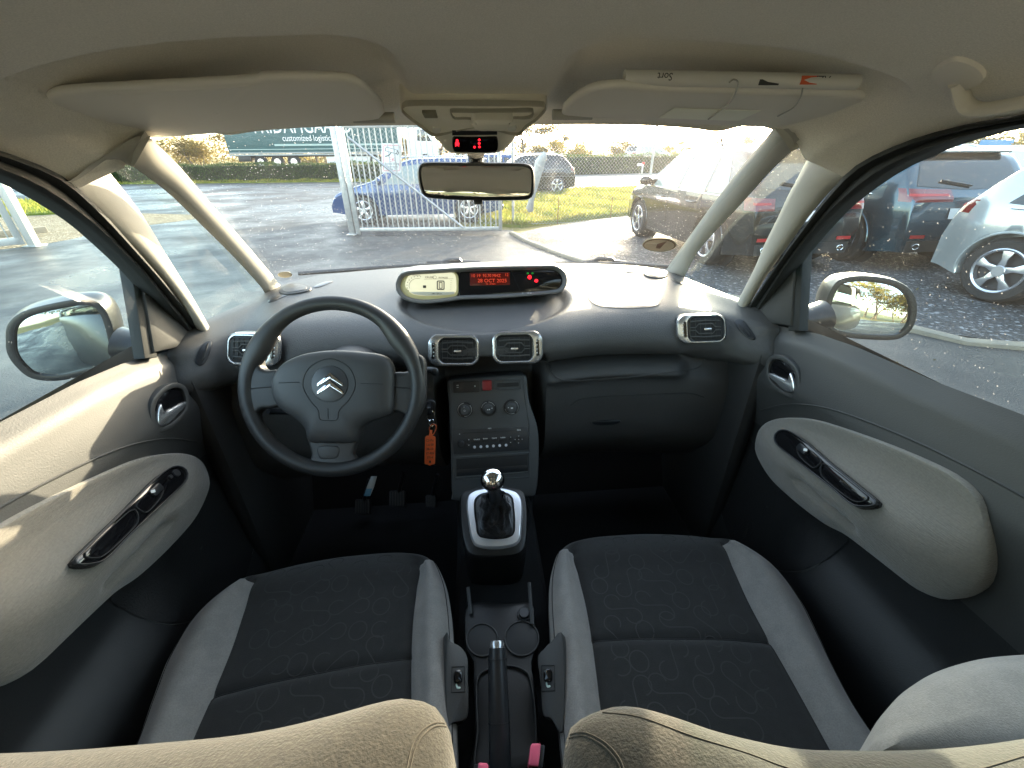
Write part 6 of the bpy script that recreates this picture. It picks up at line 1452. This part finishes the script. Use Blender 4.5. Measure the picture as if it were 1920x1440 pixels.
def build_car(name, label, pm, L_, W_, H_, belt, hood, loc, rz, **k):
    LEN[name+label] = L_; hx = L_/2; kind = k.pop("kind", "hatch")
    if kind == "estate": prof = [(-hx, .62), (-hx+.04, .88), (-hx+.12, belt+.04), (-hx+.42, H_-.09), (-hx+.7, H_-.03), (-hx+1.5, H_), (-hx+2.5, H_-.02), (-hx+2.9, H_-.13), (-hx+3.45, hood+.09), (-hx+3.6, hood+.02), (hx-.6, hood-.08), (hx-.12, hood-.22), (hx, .5)]
    else: prof = hatch(hx, H_, hood, .62)
    ws = k.pop("wheels", (-hx+.78, hx-.86)); wr = k.pop("wr", .33)
    if kind == "estate": sw2 = [([(-hx+.62, belt+.02), (-hx+1.02, belt+.01)], [(-hx+.80, H_-.13), (-hx+1.02, H_-.11)]), ([(-hx+1.10, belt+.01), (-hx+1.98, belt)], [(-hx+1.12, H_-.11), (-hx+1.93, H_-.09)]), ([(-hx+2.06, belt), (-hx+3.15, belt-.01)], [(-hx+2.02, H_-.09), (-hx+2.70, H_-.16)])]
    else: sw2 = [([(-hx+.50, belt+.03), (-hx+.98, belt+.01)], [(-hx+.76, H_-.15), (-hx+.98, H_-.13)]), ([(-hx+1.05, belt+.01), (-hx+1.75, belt)], [(-hx+1.05, H_-.13), (-hx+1.68, H_-.11)]), ([(-hx+1.82, belt), (-hx+2.72, belt-.01)], [(-hx+1.76, H_-.11), (-hx+2.25, H_-.17)])]
    return make_car(name, label, "car", pm, L_, W_, prof, belt, ws, wr, loc, rz, side_win=sw2, extra=rear_bits(W_, H_, k.pop("zl", .88), k.pop("lamp", .42), None, belt, **{q: k.pop(q) for q in ("exh", "refl", "wiper") if q in k}), **k)
PI2 = math.pi/2
build_car("parked_car", "dark petrol estate car parked beside the passenger window, rear lamps towards us", P_EST, 4.7, 1.86, 1.45, .93, .93, (6.23, 7.45, 0), PI2-.02, kind="estate", zl=.93, wr=.34, lamp=.28)
build_car("parked_car", "black car parked nearest on the right, seen through windscreen and quarter window", P_BLK, 4.05, 1.78, 1.49, .93, .96, (4.03, 7.2, 0), PI2+.05, zl=.86, lamp=.55, wr=.33, glassm=M_CGC)
build_car("parked_car", "silver hatchback with five spoke wheel at the right edge beside the passenger mirror", P_SIL, 4.0, 1.70, 1.43, .92, .92, (6.355, 2.73, 0), -1.396, zl=.90, lamp=.50, wheels=(-1.3, 1.3), wr=.325, wiper=False)
build_car("parked_car", "pale car at the far right behind the dark estate car", P_SIL, 4.2, 1.75, 1.44, .92, .92, (9.4, 8.2, 0), PI2, zl=.88)
build_car("parked_car", "bright blue hatchback parked behind the open yard gate", P_BLU, 4.0, 1.70, 1.38, .86, .90, (-1.32, 11.5, 0), math.pi-.02, zl=.85, glassm=M_CGC, wheels=(-1.2, 1.25), wr=.31)
build_car("parked_car", "dark hatchback with red rear lamps beyond the chain link fence", P_BLK, 4.0, 1.72, 1.42, .92, .92, (2.05, 18.9, 0), math.pi+.08, zl=.90, lamp=.4)
build_car("parked_car", "white estate car driving on the far road beyond the right hedge", P_WHT, 4.5, 1.8, 1.5, .95, .95, (16.6, 43.6, .56), .35, kind="estate", glassm=M_CGC)
build_car("parked_car", "blue car whose roof shows beside the rear view mirror stem", P_BLU, 4.0, 1.7, 1.45, .92, .92, (.3, 21.8, 0), math.pi+.2)
build_car("parked_car", "dark red car just behind the dark hatchback beyond the fence", P_RED, 4.0, 1.7, 1.45, .92, .92, (3.1, 25.0, 0), math.pi+.2)
# ================================================================ ARTICULATED LORRY
tx0 = at(430, 290, Y=40.5).x; tk = thing("lorry", "dark teal articulated lorry with white side lettering beyond the hedge", "lorry", loc=(tx0, 40.5, .56)); tk.rotation_euler.z = .02
M_TEAL = mat("curtain_teal", (.012, .075, .085), .45, bump=(3, .25, (.4, 1, 1)), var=(1.2, (.02, .09, .10))); M_TW = mat("lorry_white", (.72, .74, .75), .35)
mb = MB(); mb.box((6.8, 1.25, 2.55), (13.6, 2.5, 2.85), .04); tr_ = mb.build("trailer_box", M_TEAL, tk)
mb = MB(); mb.box((6.8, .02, 1.16), (13.5, .06, .10), .01); mb.box((6.8, -.01, 1.02), (13.6, .10, .12), .01); mb.build("side_rail", mat("rail_grey", (.25, .28, .28), .5), tk)
mb = MB(); mb.box((8.2, -.012, 1.72), (9.0, .02, .13), 0); mb.box((6.8, -.012, 1.42), (13.4, .02, .05), 0); mb.build("curtain_stripe", mat("stripe_pale", (.30, .42, .40), .5), tk)
mb = MB(); mb.box((9.3, .3, .62), (3.6, .10, .50), .05); mb.build("side_guard", M_TW, tk)
mb = MB(); mb.box((1.1, .8, .75), (1.0, 1.6, .4), .03); mb.box((6, .9, .95), (11, 1.0, .2), .02); mb.build("chassis", M_DCL, tk)
for x in (2.3, 3.61, 4.92, 11.6): 
    mb = MB(); mb.disc((x, .02, .5), (0, 1, 0), .5, .34, 32, .2); wh = mb.build("wheel", M_TYRE, tk); mb = MB(); mb.disc((x, .03, .5), (0, -1, 0), .27, .04, 24); mb.build("rim", M_RIM, wh)
text("side_lettering", "FRIDAHGAARD", (at(566, 236, Y=40.5).x-tx0, -.03, 3.02), (1, 0, 0), (0, 0, 1), 1.55, M_TW, tk, .005, sx=.72)
text("side_lettering", "customized logistics", (at(576, 258, Y=40.5).x-tx0, -.03, 2.18), (1, 0, 0), (0, 0, 1), .62, M_TW, tk, .005, sx=.8)
cab = [(14.3, .45), (14.3, 2.2), (14.4, 3.6), (14.8, 3.75), (15.9, 3.6), (16.45, 2.6), (16.6, 1.7), (16.65, .45)]
vs = [V((x, .05, z)) for x, z in cab]; mb = MB(); plate_mb(mb, vs, (0, -1, 0), .05, .04, base=-2.35); mb.build("cab", M_TW, tk)
mb = MB(); plate_mb(mb, [V((x, 0, z)) for x, z in ((15.2, 1.95), (15.25, 2.75), (15.9, 2.75), (16.35, 1.9))], (0, -1, 0), .012, .004, base=0.0); mb.build("cab_window", M_CGL, tk)
mb = MB(); mb.disc((15.75, -.02, .5), (0, 1, 0), .5, .34, 32, .2); wh = mb.build("wheel", M_TYRE, tk); mb = MB(); mb.disc((15.75, -.01, .5), (0, -1, 0), .27, .04, 24); mb.build("rim", M_RIM, wh)
